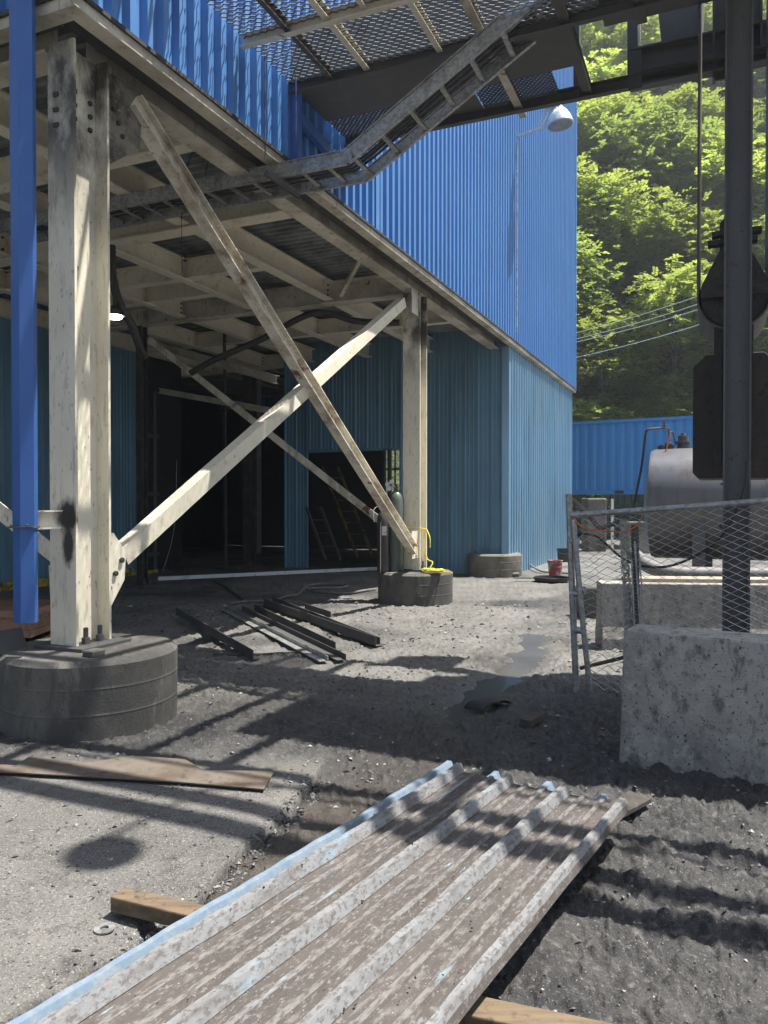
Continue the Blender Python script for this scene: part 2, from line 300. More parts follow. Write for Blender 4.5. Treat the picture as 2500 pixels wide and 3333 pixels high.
def seg_dist(x, y, pts):
    best = np.full(x.shape, 1e9); side = np.zeros_like(x)
    for (ax, ay), (bx, by) in zip(pts[:-1], pts[1:]):
        dx, dy = bx - ax, by - ay; t = np.clip(((x - ax) * dx + (y - ay) * dy) / (dx * dx + dy * dy), 0, 1)
        qx, qy = x - ax - t * dx, y - ay - t * dy; dd = np.hypot(qx, qy); sg = np.sign(dx * (y - ay) - dy * (x - ax))
        m = dd < best; best = np.where(m, dd, best); side = np.where(m, sg, side)
    return best, side
def g2(x, y): p = G(x, y); return (p.x, p.y)

# ------------------------------------------------------------------ ground
SLAB_EDGE = [g2(*p) for p in [(-900, 3900), (300, 3170), (452, 3100), (470, 3020), (640, 2930), (800, 2765), (905, 2680), (965, 2620), (1020, 2540)]]
CHAN = [g2(*p) for p in [(700, 3000), (1050, 2680), (1300, 2540), (1450, 2330), (1600, 2200), (1730, 2110), (1800, 2000)]]
PUD = [g2(*p) for p in [(1475, 2335), (1590, 2235), (1680, 2150), (1735, 2060)]]
def ground_h(x, y):
    """returns height, concrete mask, wet mask, brown mud mask"""
    wx = x + .25 * (fbm(x * 1.3, y * 1.3, 3, 5) - .5); wy = y + .25 * (fbm(x * 1.3 + 9, y * 1.3, 3, 6) - .5)
    d, sd = seg_dist(x + .07 * (fbm(x * 9, y * 9, 3, 3) - .5), y + .07 * (fbm(x * 9, y * 9, 3, 4) - .5), SLAB_EDGE)
    sgn = np.where(sd > 0, d, -d)                                   # left of the edge is positive
    far = 1 - smooth(4.3, 5.1, y + .25 * (fbm(x * 2, y * 2, 3, 8) - .5))
    slab = smooth(0.0, .02, sgn) * far
    gutter = np.exp(-(np.clip(-sgn, 0, 9) / .22) ** 2) * (sgn < 0) * far
    dp, _ = seg_dist(wx, wy, PUD); pud = 1 - smooth(.03, .30, dp + .25 * (fbm(x * 4, y * 4, 3, 12) - .5))
    dc, _ = seg_dist(wx, wy, CHAN); ch = 1 - smooth(.15, .6, dc)
    mud = smooth(-.1, 1.0, x - .2 * y + .4) * (1 - smooth(5, 8, y))
    big = (fbm(x * .6, y * .6, 3, 21) - .5) * .05 * smooth(2, 9, np.hypot(x, y))
    rough = (fbm(x * 7, y * 7, 5, 31, .6) - .5) * .035
    rid = np.abs(fbm(x * 3.2 + y * .8, y * 5.5, 4, 41, .55) - .5) * 2
    clod = smooth(.55, .8, fbm(x * 14, y * 14, 4, 51, .6)) * .022
    fine = (fbm(x * 40, y * 40, 3, 61, .6) - .5) * .009
    dl = np.hypot(x, y); fade = 1 - smooth(14, 30, dl)
    h = (rough + fine + clod) * fade * (1 - .88 * slab) + big
    h += mud * fade * ((rid ** .7) * .042 - .025) * (1 - slab) + mud * fade * (1 - slab) * smooth(.58, .7, fbm(x * 22, y * 22, 3, 55)) * .008
    rd2 = np.abs(fbm(x * 9 + wy, y * 13, 4, 43, .6) - .5) * 2
    h += mud * fade * (1 - slab) * (smooth(0, .35, rd2) * .022 - .011)
    h += (1 - slab) * fade * smooth(3.5, 5, y) * (smooth(0, .3, rd2) * .012 - .006)
    h += slab * .018 + gutter * -.012 - ch * .012 * fade
    crack = np.exp(-((d - .0) / .012) ** 2) * far * .03; h -= crack * (sgn < .02); h -= slab * far * .02 * smooth(.5, .8, fbm(x * 20, y * 20, 3, 66)) * np.exp(-(d / .08) ** 2)
    h = h * (1 - pud * .8) - pud * .045
    wet = np.clip(np.exp(-(d / .035) ** 2) * far * 1.2 + ch * .8 + smooth(.5, .75, fbm(x * .9, y * .9, 4, 71)) * .6 + pud, 0, 1) * (1 - .9 * slab)
    brown = np.clip(np.exp(-(np.clip(-sgn, 0, 9) / .45) ** 2) * (sgn < 0) * (1 - smooth(3.8, 4.6, y)) + .7 * pud + .5 * ch, 0, 1) * (1 - slab)
    # dusty concrete reads right of the columns as well
    apron = smooth(.22, .50, fbm(x * .9, y * .9, 5, 81)) * smooth(5.2, 7.0, y) * .92
    return h, np.clip(slab + apron, 0, 1), wet, brown
def polar_ground():
    rad = [0.25]
    while rad[-1] < 14: rad.append(rad[-1] * 1.0062 if rad[-1] > 1.2 else rad[-1] * 1.06)
    while rad[-1] < 60: rad.append(rad[-1] * 1.03)
    while rad[-1] < 900: rad.append(rad[-1] * 1.25)
    ang = list(np.linspace(-36, 36, 560)); a = 36.0; st = .2
    ext = []
    while a < 180 - 3: st = min(st * 1.25, 6); a += st; ext.append(min(a, 180))
    neg = [-q for q in ext if q < 180][::-1]; pos = [q for q in ext if q < 180]
    ang = np.array(neg + ang + pos + [180.0]); rad = np.array(rad)
    A, Rr = np.meshgrid(np.radians(ang), rad); X = Rr * np.sin(A); Y = Rr * np.cos(A)
    H, c, w_, b = ground_h(X, Y); n = len(ang); m = len(rad)
    co = np.stack([X, Y, H], -1).reshape(-1, 3)
    i, j = np.meshgrid(np.arange(m - 1), np.arange(n), indexing='ij'); j2 = (j + 1) % n
    fc = np.stack([i * n + j, i * n + j2, (i + 1) * n + j2, (i + 1) * n + j], -1).reshape(-1, 4)
    me = bpy.data.meshes.new('ground')
    ctr = len(co); co = np.vstack([co, [[0, 0, 0.0]]])
    tris = [(ctr, int((q + 1) % n), int(q)) for q in range(n)]
    me.from_pydata(co.tolist(), [], fc[:, ::-1].tolist() + tris); me.update()
    for nm, arr in (('concrete', c), ('wet', w_), ('brown', b)):
        at = me.attributes.new(nm, 'FLOAT', 'POINT'); at.data.foreach_set('value', np.append(arr.reshape(-1), 0).astype(np.float32))
    me.polygons.foreach_set('use_smooth', [True] * len(me.polygons))
    o = bpy.data.objects.new('ground', me); C.objects.link(o); tag(o, kind='structure')
    return o
def ground_mat():
    m = bpy.data.materials.new('coal_mud_ground'); m.use_nodes = True; t = m.node_tree; ns = t.nodes; lk = t.links; p = ns['Principled BSDF']
    tc = ns.new('ShaderNodeTexCoord')
    def nz(sc, det=6, ro=.6, st=(1, 1, 1)):
        mp = ns.new('ShaderNodeMapping'); mp.inputs['Scale'].default_value = st; lk.new(tc.outputs['Object'], mp.inputs[0])
        n = ns.new('ShaderNodeTexNoise'); n.inputs['Scale'].default_value = sc; n.inputs['Detail'].default_value = det; n.inputs['Roughness'].default_value = ro
        lk.new(mp.outputs[0], n.inputs[0]); return n.outputs[0]
    def rng(i, lo, hi, a=0., b=1.):
        r = ns.new('ShaderNodeMapRange'); r.inputs[1].default_value = lo; r.inputs[2].default_value = hi; r.inputs[3].default_value = a; r.inputs[4].default_value = b; lk.new(i, r.inputs[0]); return r.outputs[0]
    def mix(f, a, b):
        x = ns.new('ShaderNodeMix'); x.data_type = 'RGBA'
        if isinstance(f, float): x.inputs[0].default_value = f
        else: lk.new(f, x.inputs[0])
        for s_, v in ((6, a), (7, b)):
            if isinstance(v, tuple): x.inputs[s_].default_value = (*v, 1)
            else: lk.new(v, x.inputs[s_])
        return x.outputs[2]
    def attr(n): a = ns.new('ShaderNodeAttribute'); a.attribute_name = n; return a.outputs['Fac']
    coal = mix(rng(nz(3, 8), .35, .65), (.026, .0255, .027), (.066, .064, .062))
    coal = mix(rng(nz(26, 6), .54, .68), coal, (.125, .12, .115))
    coal = mix(rng(nz(75, 4), .60, .68), coal, (.020, .020, .022))
    coal = mix(rng(nz(140, 2), .63, .72), coal, (.24, .235, .225))  # pale chips, with sun glints on the coal painted in
    coal = mix(attr('wet'), coal, (.030, .0295, .030))
    coal = mix(attr('brown'), coal, mix(rng(nz(6, 6), .4, .65), (.052, .045, .039), (.085, .073, .063)))
    con = mix(rng(nz(1.3, 8), .34, .66), (.105, .101, .094), (.185, .178, .165))
    con = mix(rng(nz(8, 8), .52, .74), con, (.062, .060, .057))
    con = mix(rng(nz(55, 5), .55, .66), con, (.045, .043, .041))
    con = mix(rng(nz(130, 3), .57, .66), con, (.33, .32, .29))
    lk.new(mix(attr('concrete'), coal, con), p.inputs['Base Color'])
    mr = ns.new('ShaderNodeMapRange'); mr.inputs[3].default_value = .78; mr.inputs[4].default_value = .30; lk.new(attr('wet'), mr.inputs[0])
    lk.new(mr.outputs[0], p.inputs['Roughness'])
    b1 = ns.new('ShaderNodeBump'); b1.inputs['Distance'].default_value = .018; lk.new(nz(30, 6, .65), b1.inputs['Height'])
    b2 = ns.new('ShaderNodeBump'); b2.inputs['Distance'].default_value = .006; lk.new(nz(110, 4, .7), b2.inputs['Height']); lk.new(b1.outputs[0], b2.inputs['Normal'])
    lk.new(b2.outputs[0], p.inputs['Normal']); return m
gr = polar_ground(); gr.data.materials.append(ground_mat())

# water in the ruts
wm = mat('muddy_water', (.085, .077, .068), [(1.5, (.06, .052, .045), .4, .7, 4, I1)], .20, 0, bump=[(9, .0016, 3, I1)], spec=.3)
pm = MB(); pp = [G(x, y, 0) for x, y in [(1250, 2420), (1650, 2420), (1760, 2270), (1850, 2120), (1880, 1990), (1690, 1990), (1500, 2150), (1300, 2250)]]
pm.add([Vector((p.x, p.y, -.034)) for p in pp], [tuple(range(8))[::-1]])
tag(pm.build('puddle', wm), kind='structure')

def gz(x, y):
    a, _, _, _ = ground_h(np.array([float(x)]), np.array([float(y)])); return float(a[0])

# loose stones strewn over the yard (uncountable)
def stones(n, seed):
    rs = np.random.RandomState(seed); mb = MB(); base = [Vector(v) for v in ((1, 0, 0), (-1, 0, 0), (0, 1, 0), (0, -1, 0), (0, 0, 1), (0, 0, -.6))]
    fs = [(0, 2, 4), (2, 1, 4), (1, 3, 4), (3, 0, 4), (2, 0, 5), (1, 2, 5), (3, 1, 5), (0, 3, 5)]
    d = 1.7 * (12 / 1.7) ** rs.rand(n) ** .6; lat = (rs.rand(n) - .5) * 1.15 * d
    pl_ = np.array(SLAB_EDGE); ne = 3200; ii = rs.randint(1, len(pl_) - 1, ne); tt = rs.rand(ne)[:, None]
    pe = pl_[ii] * (1 - tt) + pl_[ii + 1] * tt + rs.randn(ne, 2) * .035 + np.array([.02, -.01])
    d = np.append(d, pe[:, 1]); lat = np.append(lat, pe[:, 0]); n0 = n; n = n + ne
    hh, cc, ww, bb = ground_h(lat, d)
    dens = fbm(lat * 1.1, d * 1.1, 3, 91)
    for i in range(n):
        if i < n0 and rs.rand() > .15 + 1.3 * max(0, dens[i] - .35): continue
        if hh[i] < -.03: continue
        r = (.0018 + .010 * rs.rand() ** 7) * (d[i] / 3.5) ** .75
        rot = Matrix.Rotation(rs.rand() * 6.3, 3, 'Z') @ Matrix.Rotation(rs.rand() * 1.2, 3, 'X'); sc = (1 + rs.rand(), .8 + .5 * rs.rand(), .5 + .4 * rs.rand())
        o = Vector((lat[i], d[i], hh[i] + r * .25))
        mb.add([o + rot @ Vector((v.x * sc[0] * (.8 + .4 * rs.rand()), v.y * sc[1], v.z * sc[2])) * r for v in base], fs)
    return mb
tag(stones(46000, 3).build('gravel', mat('coal_and_stone_chips', (.07, .068, .066), [(9, (.30, .29, .275), .50, .62, 3, I1), (7, (.025, .025, .026), .42, .30, 3, I1)], .55), org=(0, 0, 0)), 'coal and stone chips strewn over the yard', 'gravel', kind='stuff')

# ------------------------------------------------------------------ concrete footings
def footing(s, k, r, h, label, m, wob=.004):
    p = L(s, k, 0); mb = MB(); prof = [(r * 1.0, -.1)]
    for i in (1, 2):
        z = h * (i / 3.0 - .02)
        prof += [(r, z - .02), (r, z - .005), (r + .0018, z), (r, z + .003), (r, z + .02)]
    prof += [(r, h - .035), (r - .038, h), (r * .5, h + .004), (.01, h + .008)]
    mb.lathe(p, Z, prof, 64, wob); o = mb.build('concrete_footing', m, smooth=True); return tag(o, label, 'footing', 'round concrete footings')
footing(.33, -.20, .62, .53, 'large round concrete footing in the foreground carrying the nearest cream column', M['concrete_dark'])
footing(7.5, -.38, .60, .50, 'round concrete footing with yellow rope and gas cylinders standing on it', M['concrete_dark'])
footing(12.5, -.44, .60, .48, 'round concrete footing at the foot of the corner of the light blue cladding', M['concrete'])

# ------------------------------------------------------------------ upper building on columns
ZB = 5.0; SEND = 20.0; ZT = 18.0; KB = -13.0
ub = thing('processing_building', 'tall building clad in royal blue ribbed siding, raised on cream steel columns', 'building', L(0, 0, ZB))
mb = MB()
mb.sheet(L(0, 0.0, ZB + .06), U, N, Z, boxrib(4.95, .19, .055, .42, .10), ZT - ZB)
mb.build('siding', M['blue'], ub)
mb = MB(); mb.sheet(L(5.0, 0.012, ZB + .06), U, N, Z, boxrib(SEND - 5.0, .2, .048, .5, .12), ZT - ZB)
for zi in range(12):
    for si in range(0, 24): mb.lbox(5.075 + si * .6, 5.095 + si * .6, .0125, .024, ZB + .35 + zi * 1.05, ZB + .372 + zi * 1.05)
for zl in (9.2, 13.4): mb.lbox(5.05, SEND - .1, .0125, .016, zl, zl + .01)
mb.build('siding', M['blue'], ub)
mb = MB(); mb.sheet(L(0, -13, ZB + .06), N, -U, Z, boxrib(13, .19, .055, .42, .10), ZT - ZB); mb.build('siding', M['blue'], ub)
mb = MB(); mb.sheet(L(SEND, -13, ZB + .06), N, U, Z, boxrib(13, .2, .036), ZT - ZB); mb.build('siding', M['blue'], ub)
mb = MB(); mb.lbox(-.1, SEND + .1, -13.1, .1, ZT + .06, ZT + .2); mb.build('roof', M['galv'], ub)
mb = MB(); mb.lbox(-.05, .10, -.06, .07, ZB + .065, ZT + .05); mb.build('corner_trim', M['blue'], ub)
mb = MB(); mb.lbox(SEND - .08, SEND + .05, -.06, .07, ZB + .065, ZT + .05); mb.build('corner_trim', M['blue'], ub)
mb = MB(); mb.lbox(4.93, 5.04, -.06, .075, ZB + .065, ZT + .05); mb.build('corner_trim', M['blue'], ub)
# bottom trim: cream angle along the foot of the siding with black gap of shade and soot behind
mb = MB(); mb.lbox(-.06, SEND + .06, -.075, .062, ZB - .03, ZB + .055); mb.lbox(-.06, .07, -13, -.08, ZB - .03, ZB + .055)
mb.build('bottom_trim', M['cream_dirty'], ub, bevel=.004)
mb = MB(); mb.lbox(-.08, SEND + .08, .064, .085, ZB + .045, ZB + .075); mb.lbox(-.085, -.064, -13, .062, ZB + .045, ZB + .075)
mb.build('drip_edge', M['soot'], ub)
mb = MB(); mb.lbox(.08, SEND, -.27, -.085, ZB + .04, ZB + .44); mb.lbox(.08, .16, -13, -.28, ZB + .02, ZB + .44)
mb.build('shade_backing', M['soot'], ub)  # black strip stands in for deep shade and soot behind the trim
# deck
ZD = 5.46
mb = MB(); n = int(SEND / .15); prof = []
for i in range(n): prof += [(i * .15, 0), (i * .15 + .06, 0), (i * .15 + .08, -.05), (i * .15 + .13, -.05)]
mb.sheet(L(0.18, -13, ZD), U, Z, N, prof, 12.83); mb.build('floor_deck', M['deck'], ub)
mb = MB(); mb.lbox(0.1, SEND, -13, -.16, ZD + .03, ZD + .12); mb.build('floor_slab', M['soot'], ub)
# girders and floor beams
def gird(p0, p1, h=.36, b=.2, m='cream', clips=True, name='floor_beam'):
    g = MB(); g.beam(p0, p1, iprof(h, b, .012, .02)); o = g.build(name, M[m], ub)
    return o
GB = 4.93
zc = GB + .18
gird(L(.52, -.40, zc), L(19.9, -.40, zc), .36, .20, 'cream_dirty', name='edge_girder')
gird(L(.33, -.5, zc), L(.33, -12.8, zc), .36, .24, 'cream_dirty', name='edge_girder')
for s_, kk0, m_ in ((3.72, -.42, 'cream'), (7.53, -.42, 'cream_dirty'), (12.6, -.42, 'cream')):
    gird(L(s_, kk0 - .09, zc), L(s_, -12.8, zc), .36, .24, m_, name='cross_girder')
for s_, k0, k1 in ((5.55, -2.0, -4.85), (9.8, -.42, -8.0), (6.45, -3.4, -6.4), (4.9, -4.9, -7.9), (2.0, -.42, -3.3), (2.0, -4.9, -8)):
    gird(L(s_, k0, zc + .03), L(s_, k1, zc + .03), .3, .16)
bm_ = MB(); bm_.box(Vector((0, 0, 0)), U, N, Z, .028, .045, .028); _b = bpy.data.meshes.new('bolt'); _b.from_pydata(bm_.v, [], bm_.f); _b.materials.append(M['soot'])
def put_bolt(p, parent):
    o = bpy.data.objects.new('bolt', _b); C.objects.link(o); o.parent = parent; o.location = Vector(p) - ORG[parent.name]
for k_ in (-1.9, -3.4, -4.9, -6.4, -7.9):
    for a, b_ in ((.45, 3.60), (3.84, 7.41), (7.65, 12.48), (12.7, 19)):
        fb = gird(L(a, k_, zc + .02), L(b_, k_, zc + .02), .32, .17)
        if a > 9: continue
        for se, sg in ((a, 1), (b_, -1)):
            for dz in (-.08, 0, .08):
                if dz or a > 1: put_bolt(L(se + sg * .05, k_, zc + .02 + dz), fb)
# light hanger strut under the deck
mb = MB(); mb.beam(L(6.0, -.5, ZD - .1), L(7.2, -1.6, GB + .02), lprof(.06, .06, .008)); mb.build('strut', M['cream_dirty'], ub)

def bolt_mb(mb, p, nrm, r=.02, h=.02):
    mb.lathe(p, nrm, [(r, 0), (r, h), (r * .5, h + .003)], 6)
# columns
def column(s, k, zb, m, h=.35, b=.25, plate=True):
    mb = MB(); mb.beam(L(s, k, zb + .035), L(s, k, GB - .005), iprof(h, b, .016, .022), up=U)
    c = mb.build('column', M[m], ub)
    pl = MB(); pl.box(L(s, k + .02, zb + .018), U, N, Z, .50, .46, .034); pl.build('base_plate', M['darksteel'], c, bevel=.003)
    for ds in (-.07, .07):
        for dk in (.11, -.11):
            a = MB(); bolt_mb(a, L(s + ds, k + dk, zb + .036), Z, .032, .045); a.lathe(L(s + ds, k + dk, zb + .08), Z, [(.018, 0), (.018, .07), (.012, .075)], 10)
            a.build('anchor_bolt', M['darksteel'], c, smooth=True)
    return c
c1 = column(.33, -.29, .525, 'cream_col'); c2 = column(7.53, -.40, .50, 'cream_col', .32, .29)
column(7.53, -5.95, .0, 'soot', .16, .14); column(.33, -6.5, 0, 'cream_dirty', .25, .2); column(12.6, -6.9, 0, 'soot', .25, .2)
column(12.6, -.45, .48, 'cream_dirty', .2, .2)
# splice plate & bolts at top of column 1
mb = MB(); q = [(.515, 4.95), (.515, 4.28), (.62, 4.22), (.98, 4.50), (1.02, 4.95)]
mb.add([L(a, -.30, z) for a, z in q] + [L(a, -.285, z) for a, z in q], [(4, 3, 2, 1, 0)[::-1], (5, 6, 7, 8, 9)[::-1]] + [(i, (i + 1) % 5, (i + 1) % 5 + 5, i + 5) for i in range(5)])
g1 = mb.build('gusset_plate', mat('soot_caked_plate', (.20, .18, .145), [(5, (.05, .043, .036), .40, .58, 9, I1), (26, (.34, .31, .25), .58, .70, 8, I1, .7)], .8), c1)
for i in range(4): put_bolt(L(.62 + i * .05, -.285, 4.76 - i * .085), c1)
for i in range(3): put_bolt(L(.155, -.33, 4.55 - i * .11), c1); put_bolt(L(.27, -.283, 4.62 - i * .10), c1); put_bolt(L(.42, -.283, 4.60 - i * .10), c1)
# lower gusset on column 1
mb = MB(); q = [(.505, .62), (.505, 1.32), (.66, 1.36), (.80, 1.20), (.78, .98)]
mb.add([L(a, -.30, z) for a, z in q] + [L(a, -.285, z) for a, z in q], [(4, 3, 2, 1, 0), (5, 6, 7, 8, 9)] + [(i, (i + 1) % 5, (i + 1) % 5 + 5, i + 5) for i in range(5)])
mb.build('gusset_plate', M['cream_col'], c1)
for a, z in ((.60, .93), (.67, 1.04), (.74, 1.14)): mb = MB(); bolt_mb(mb, L(a, -.284, z), N, .022, .022); mb.build('gusset_bolt', M['soot'], c1)
# gusset plates at column 2
for z_a, z_b in ((4.55, 4.92), (.72, 1.15)): mb = MB(); mb.lbox(7.10, 7.375, -.30, -.285, z_a, z_b); mb.build('gusset_plate', M['cream_dirty'], c2)

# X bracing between the two front columns
P = lambda x, y, k=-.29: OK_(x, y, k)
b1a, b1b = P(432, 330), P(1345, 1790)
mb = MB(); mb.beam(b1a, b1b, iprof(.15, .13, .012, .012), up=Z); br = mb.build('diagonal_brace', M['brace_dirty'], ub)
b2a, b2b = P(392, 1812, -.36), P(1310, 985, -.36)
mb = MB(); mb.beam(b2a, b2b, [(0.05, -.075), (0.05, .075), (-.075, .075), (-.075, .065), (.04, .065), (.04, -.075)], up=Z)
mb.build('diagonal_brace', M['cream'], ub)
# brace across the building, behind column 2
mb = MB(); mb.beam(OS(1240, 1712, 7.53), OS(478, 1112, 7.53), lprof(.12, .12, .012), up=Z); mb.build('diagonal_brace', M['brace_dirty'], ub)
# brace left of column 1
a_, b_ = OS(215, 1870, .33), OS(-120, 1600, .33)
mb = MB(); mb.beam(a_, b_, lprof(.13, .13, .012), up=Z); mb.build('diagonal_brace', M['brace_dirty'], ub)
mb = MB(); q = [L(.33, -.42, .70), L(.33, -.42, 1.10), L(.33, -.62, 1.12), L(.33, -.60, .80)]
mb.add([p for p in q] + [p + U * .014 for p in q], [(3, 2, 1, 0), (4, 5, 6, 7), (0, 1, 5, 4), (1, 2, 6, 5), (2, 3, 7, 6), (3, 0, 4, 7)]); mb.build('gusset_plate', M['cream_dirty'], c1)
# horizontal beam at the back between inner columns
mb = MB(); mb.beam(D(480, 1115, 17.5), D(900, 1235, 14.5), iprof(.16, .12)); mb.build('tie_beam', M['cream_dirty'], ub)
mb = MB(); mb.beam(D(520, 1272, 17), D(900, 1340, 15), iprof(.12, .1)); mb.build('tie_beam', M['cream_dirty'], ub)
# short stub from column to blue flashing
mb = MB(); mb.beam(L(.10, -.24, 1.48), L(-.12, -.40, 1.47), iprof(.13, .1, .01, .01)); mb.build('bracket', M['cream_col'], ub)

# blue flashing post (folded sheet) left of column 1
pc = D(77, 1700, 5.28)
fp = thing('blue_flashing_post', 'narrow folded royal blue sheet metal post hanging beside the nearest cream column', 'post', (pc.x, pc.y, .77))
def fold(z0, z1, w_=1.0):
    m_ = MB(); q = [(-.088, .02), (-.005, -.04), (.080, -.01), (.080, .045), (-.088, .06)]
    m_.add([Vector((pc.x + a * w_, pc.y + b, z0)) for a, b in q] + [Vector((pc.x + a * w_, pc.y + b, z1)) for a, b in q], [(i, (i + 1) % 5, (i + 1) % 5 + 5, i + 5) for i in range(5)] + [(4, 3, 2, 1, 0), (5, 6, 7, 8, 9)]); return m_
fold(1.43, 3.79).build('post_sheet', M['post_blue'], fp, bevel=.003); fold(.77, 1.435, .97).build('post_sheet', M['post_blue'], fp, bevel=.003)
fold(3.78, 6.6, 1.02).build('post_sheet', M['post_blue'], fp, bevel=.003)
mb = MB(); mb.box(Vector((pc.x, pc.y - .0, 1.43)), Vector((1, 0, 0)), Vector((0, 1, 0)), Z, .180, .1, .012)
for dx in (-.06, .045): bolt_mb(mb, Vector((pc.x + dx, pc.y - .045, 1.445)), Vector((0, -1, 0)), .009, .01)
mb.build('lap_joint', M['darksteel'], fp)

# ------------------------------------------------------------------ ground-floor enclosure
enc = thing('ground_floor_enclosure', 'teal ribbed metal enclosure standing under the far end of the blue building', 'shed', L(12.3, -.2, 0))
S3 = 12.30; KW = -.02
def rwall(s0, k0, dirv, out, length, z0, z1, m, name='wall'):
    mb = MB(); mb.sheet(L(s0, k0, z0), dirv, out, Z, rpanel(length), z1 - z0); return mb.build(name, M[m], enc)
def kx(x, y=1600):  # k of the front wall at a photo column
    return loc_of(OS(x, y, S3))[1]
ka, kb, kc, kd = kx(1653), kx(1300), kx(1004), kx(925)
rwall(S3, kb, N, -U, ka - kb, .0, ZD - .04, 'teal')
rwall(S3, kc, N, -U, kb - kc, 2.86, ZD - .04, 'teal')
rwall(S3, kd, N, -U, kc - kd, .0, ZD - .04, 'teal')
mb = MB(); mb.lbox(S3 - .02, S3 + .03, kc, kb, 2.80, 2.858); mb.build('door_header', M['teal'], enc)
ke = ka
mb = MB(); mb.sheet(L(S3, ke, 0), U, N, Z, boxrib(7.75, .24, .06, .42, .08), ZB - .04); mb.build('wall', M['teal_sunlit'], enc)
mb = MB(); mb.lbox(S3 - .05, S3 + .12, ke - .12, ke + .035, 0, ZB - .04); mb.build('corner_trim', M['teal_sunlit'], enc)
# inside cladding (nearly black) with an opening at the back
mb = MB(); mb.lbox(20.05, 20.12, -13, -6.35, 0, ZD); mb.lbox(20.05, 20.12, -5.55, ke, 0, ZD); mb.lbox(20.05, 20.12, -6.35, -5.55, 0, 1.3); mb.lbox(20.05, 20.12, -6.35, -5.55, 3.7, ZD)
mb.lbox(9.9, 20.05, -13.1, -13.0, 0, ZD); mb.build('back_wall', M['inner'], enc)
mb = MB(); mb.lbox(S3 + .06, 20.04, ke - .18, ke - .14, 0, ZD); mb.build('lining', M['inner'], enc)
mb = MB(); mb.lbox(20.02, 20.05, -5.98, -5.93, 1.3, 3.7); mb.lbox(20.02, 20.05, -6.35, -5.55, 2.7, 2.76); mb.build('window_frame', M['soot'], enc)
# wall along the left side, runs with the building
lw = thing('side_shed', 'teal metal wall behind the nearest column, with yellow rail along its foot', 'shed', L(3, -8.0, 0))
q0 = loc_of(G(0, 1923)); q1 = loc_of(G(461, 1862)); KL = (q0[1] + q1[1]) / 2
mb = MB(); mb.sheet(L(-4, KL, 0), U, N, Z, rpanel(4 + 9.75), ZD - .04); mb.build('wall', M['teal'], lw)
mb = MB(); mb.lbox(9.78, 9.86, KL - .1, KL + .04, 0, ZD - .05); mb.build('corner_trim', M['teal'], lw)
mb = MB(); mb.lbox(10.28, 10.33, KL - .06, KL, 0, 4.2)
for z_ in (.35, 1.75, 3.1): mb.lbox(9.86, 10.4, KL - .05, KL, z_, z_ + .09)
mb.build('door_frame', M['darksteel'], lw)
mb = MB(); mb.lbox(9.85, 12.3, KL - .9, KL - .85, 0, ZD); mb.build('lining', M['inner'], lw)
mb = MB(); mb.lbox(-4, -3.9, -13, KL, 0, ZD); mb.build('end_wall', M['teal'], lw)
yr = MB(); yr.lbox(-3, 9.2, KL + .22, KL + .30, .04, .16); yr.lbox(-3, 9.8, KL + .42, KL + .46, .02, .09)
tag(yr.build('floor_rail', M['yellow'], bevel=.004), 'scuffed yellow and black steel rail lying along the foot of the teal wall', 'rail')

# ------------------------------------------------------------------ light fittings
pl = OK_(1683, 440, .06)
lp = thing('yard_light', 'grey high bay yard light on a bent arm sticking out from the blue siding', 'lamp', pl)
s0, _, z0 = loc_of(pl)
mb = MB(); mb.tube([L(s0, .06, ZB + .3), L(s0, .06, z0)], .022, 8); mb.build('conduit', M['galv'], lp)
mb = MB(); mb.beam(L(s0, .06, z0 - .02), L(s0, .62, z0 + .06), rprof(.05, .05)); mb.beam(L(s0, .60, z0 + .05), L(s0, .80, z0 + .46), rprof(.05, .05)); mb.beam(L(s0, .50, z0 + .05), L(s0, .74, z0 + .52), rprof(.03, .03)); mb.build('arm', M['lampwhite'], lp)
hc = L(s0, .98, z0 + .06); ax = (Z * 1.0 + N * -.10).normalized()
mb = MB(); mb.lathe(hc, ax, [(.275, -.03), (.285, -.01), (.27, .04), (.24, .14), (.18, .25), (.12, .31), (.09, .36), (.01, .37)], 40); mb.build('lamp_shade', M['lampwhite'], lp, smooth=True)
mb = MB(); mb.lathe(hc - ax * .03, ax, [(.01, -.02), (.15, -.015), (.255, 0), (.268, .012)], 40); mb.build('lens', M['lens'], lp, smooth=True)
mb = MB(); hb = hc + ax * .46 - N * .12
for dx in (-.14, 0, .14): mb.box(hb + N * dx, U, N, ax, .22, .11, .16)
mb.box(hb - ax * .02, U, N, ax, .16, .40, .09); mb.build('ballast_housing', M['lampwhite'], lp, bevel=.01)
# lit lamp below the deck
ll = D(372, 1028, 9.5)
lt = thing('lit_wall_lamp', 'small lit lamp with a dark hood glowing beside the nearest column', 'lamp', ll)
mb = MB(); mb.lathe(ll + Z * .0, Z, [(.085, -.03), (.10, -.01), (.10, .012), (.02, .02)], 24); mb.build('bulb_glass', M['lit'], lt, smooth=True)
mb = MB(); mb.lathe(ll + Z * .02, Z, [(.13, -.02), (.13, .0), (.08, .06), (.03, .10), (.01, .11)], 24); mb.tube([ll + Z * .12, ll + Z * .6, ll + Z * .65 + N * -.4], .02, 8); mb.build('hood', M['soot'], lt, smooth=True)

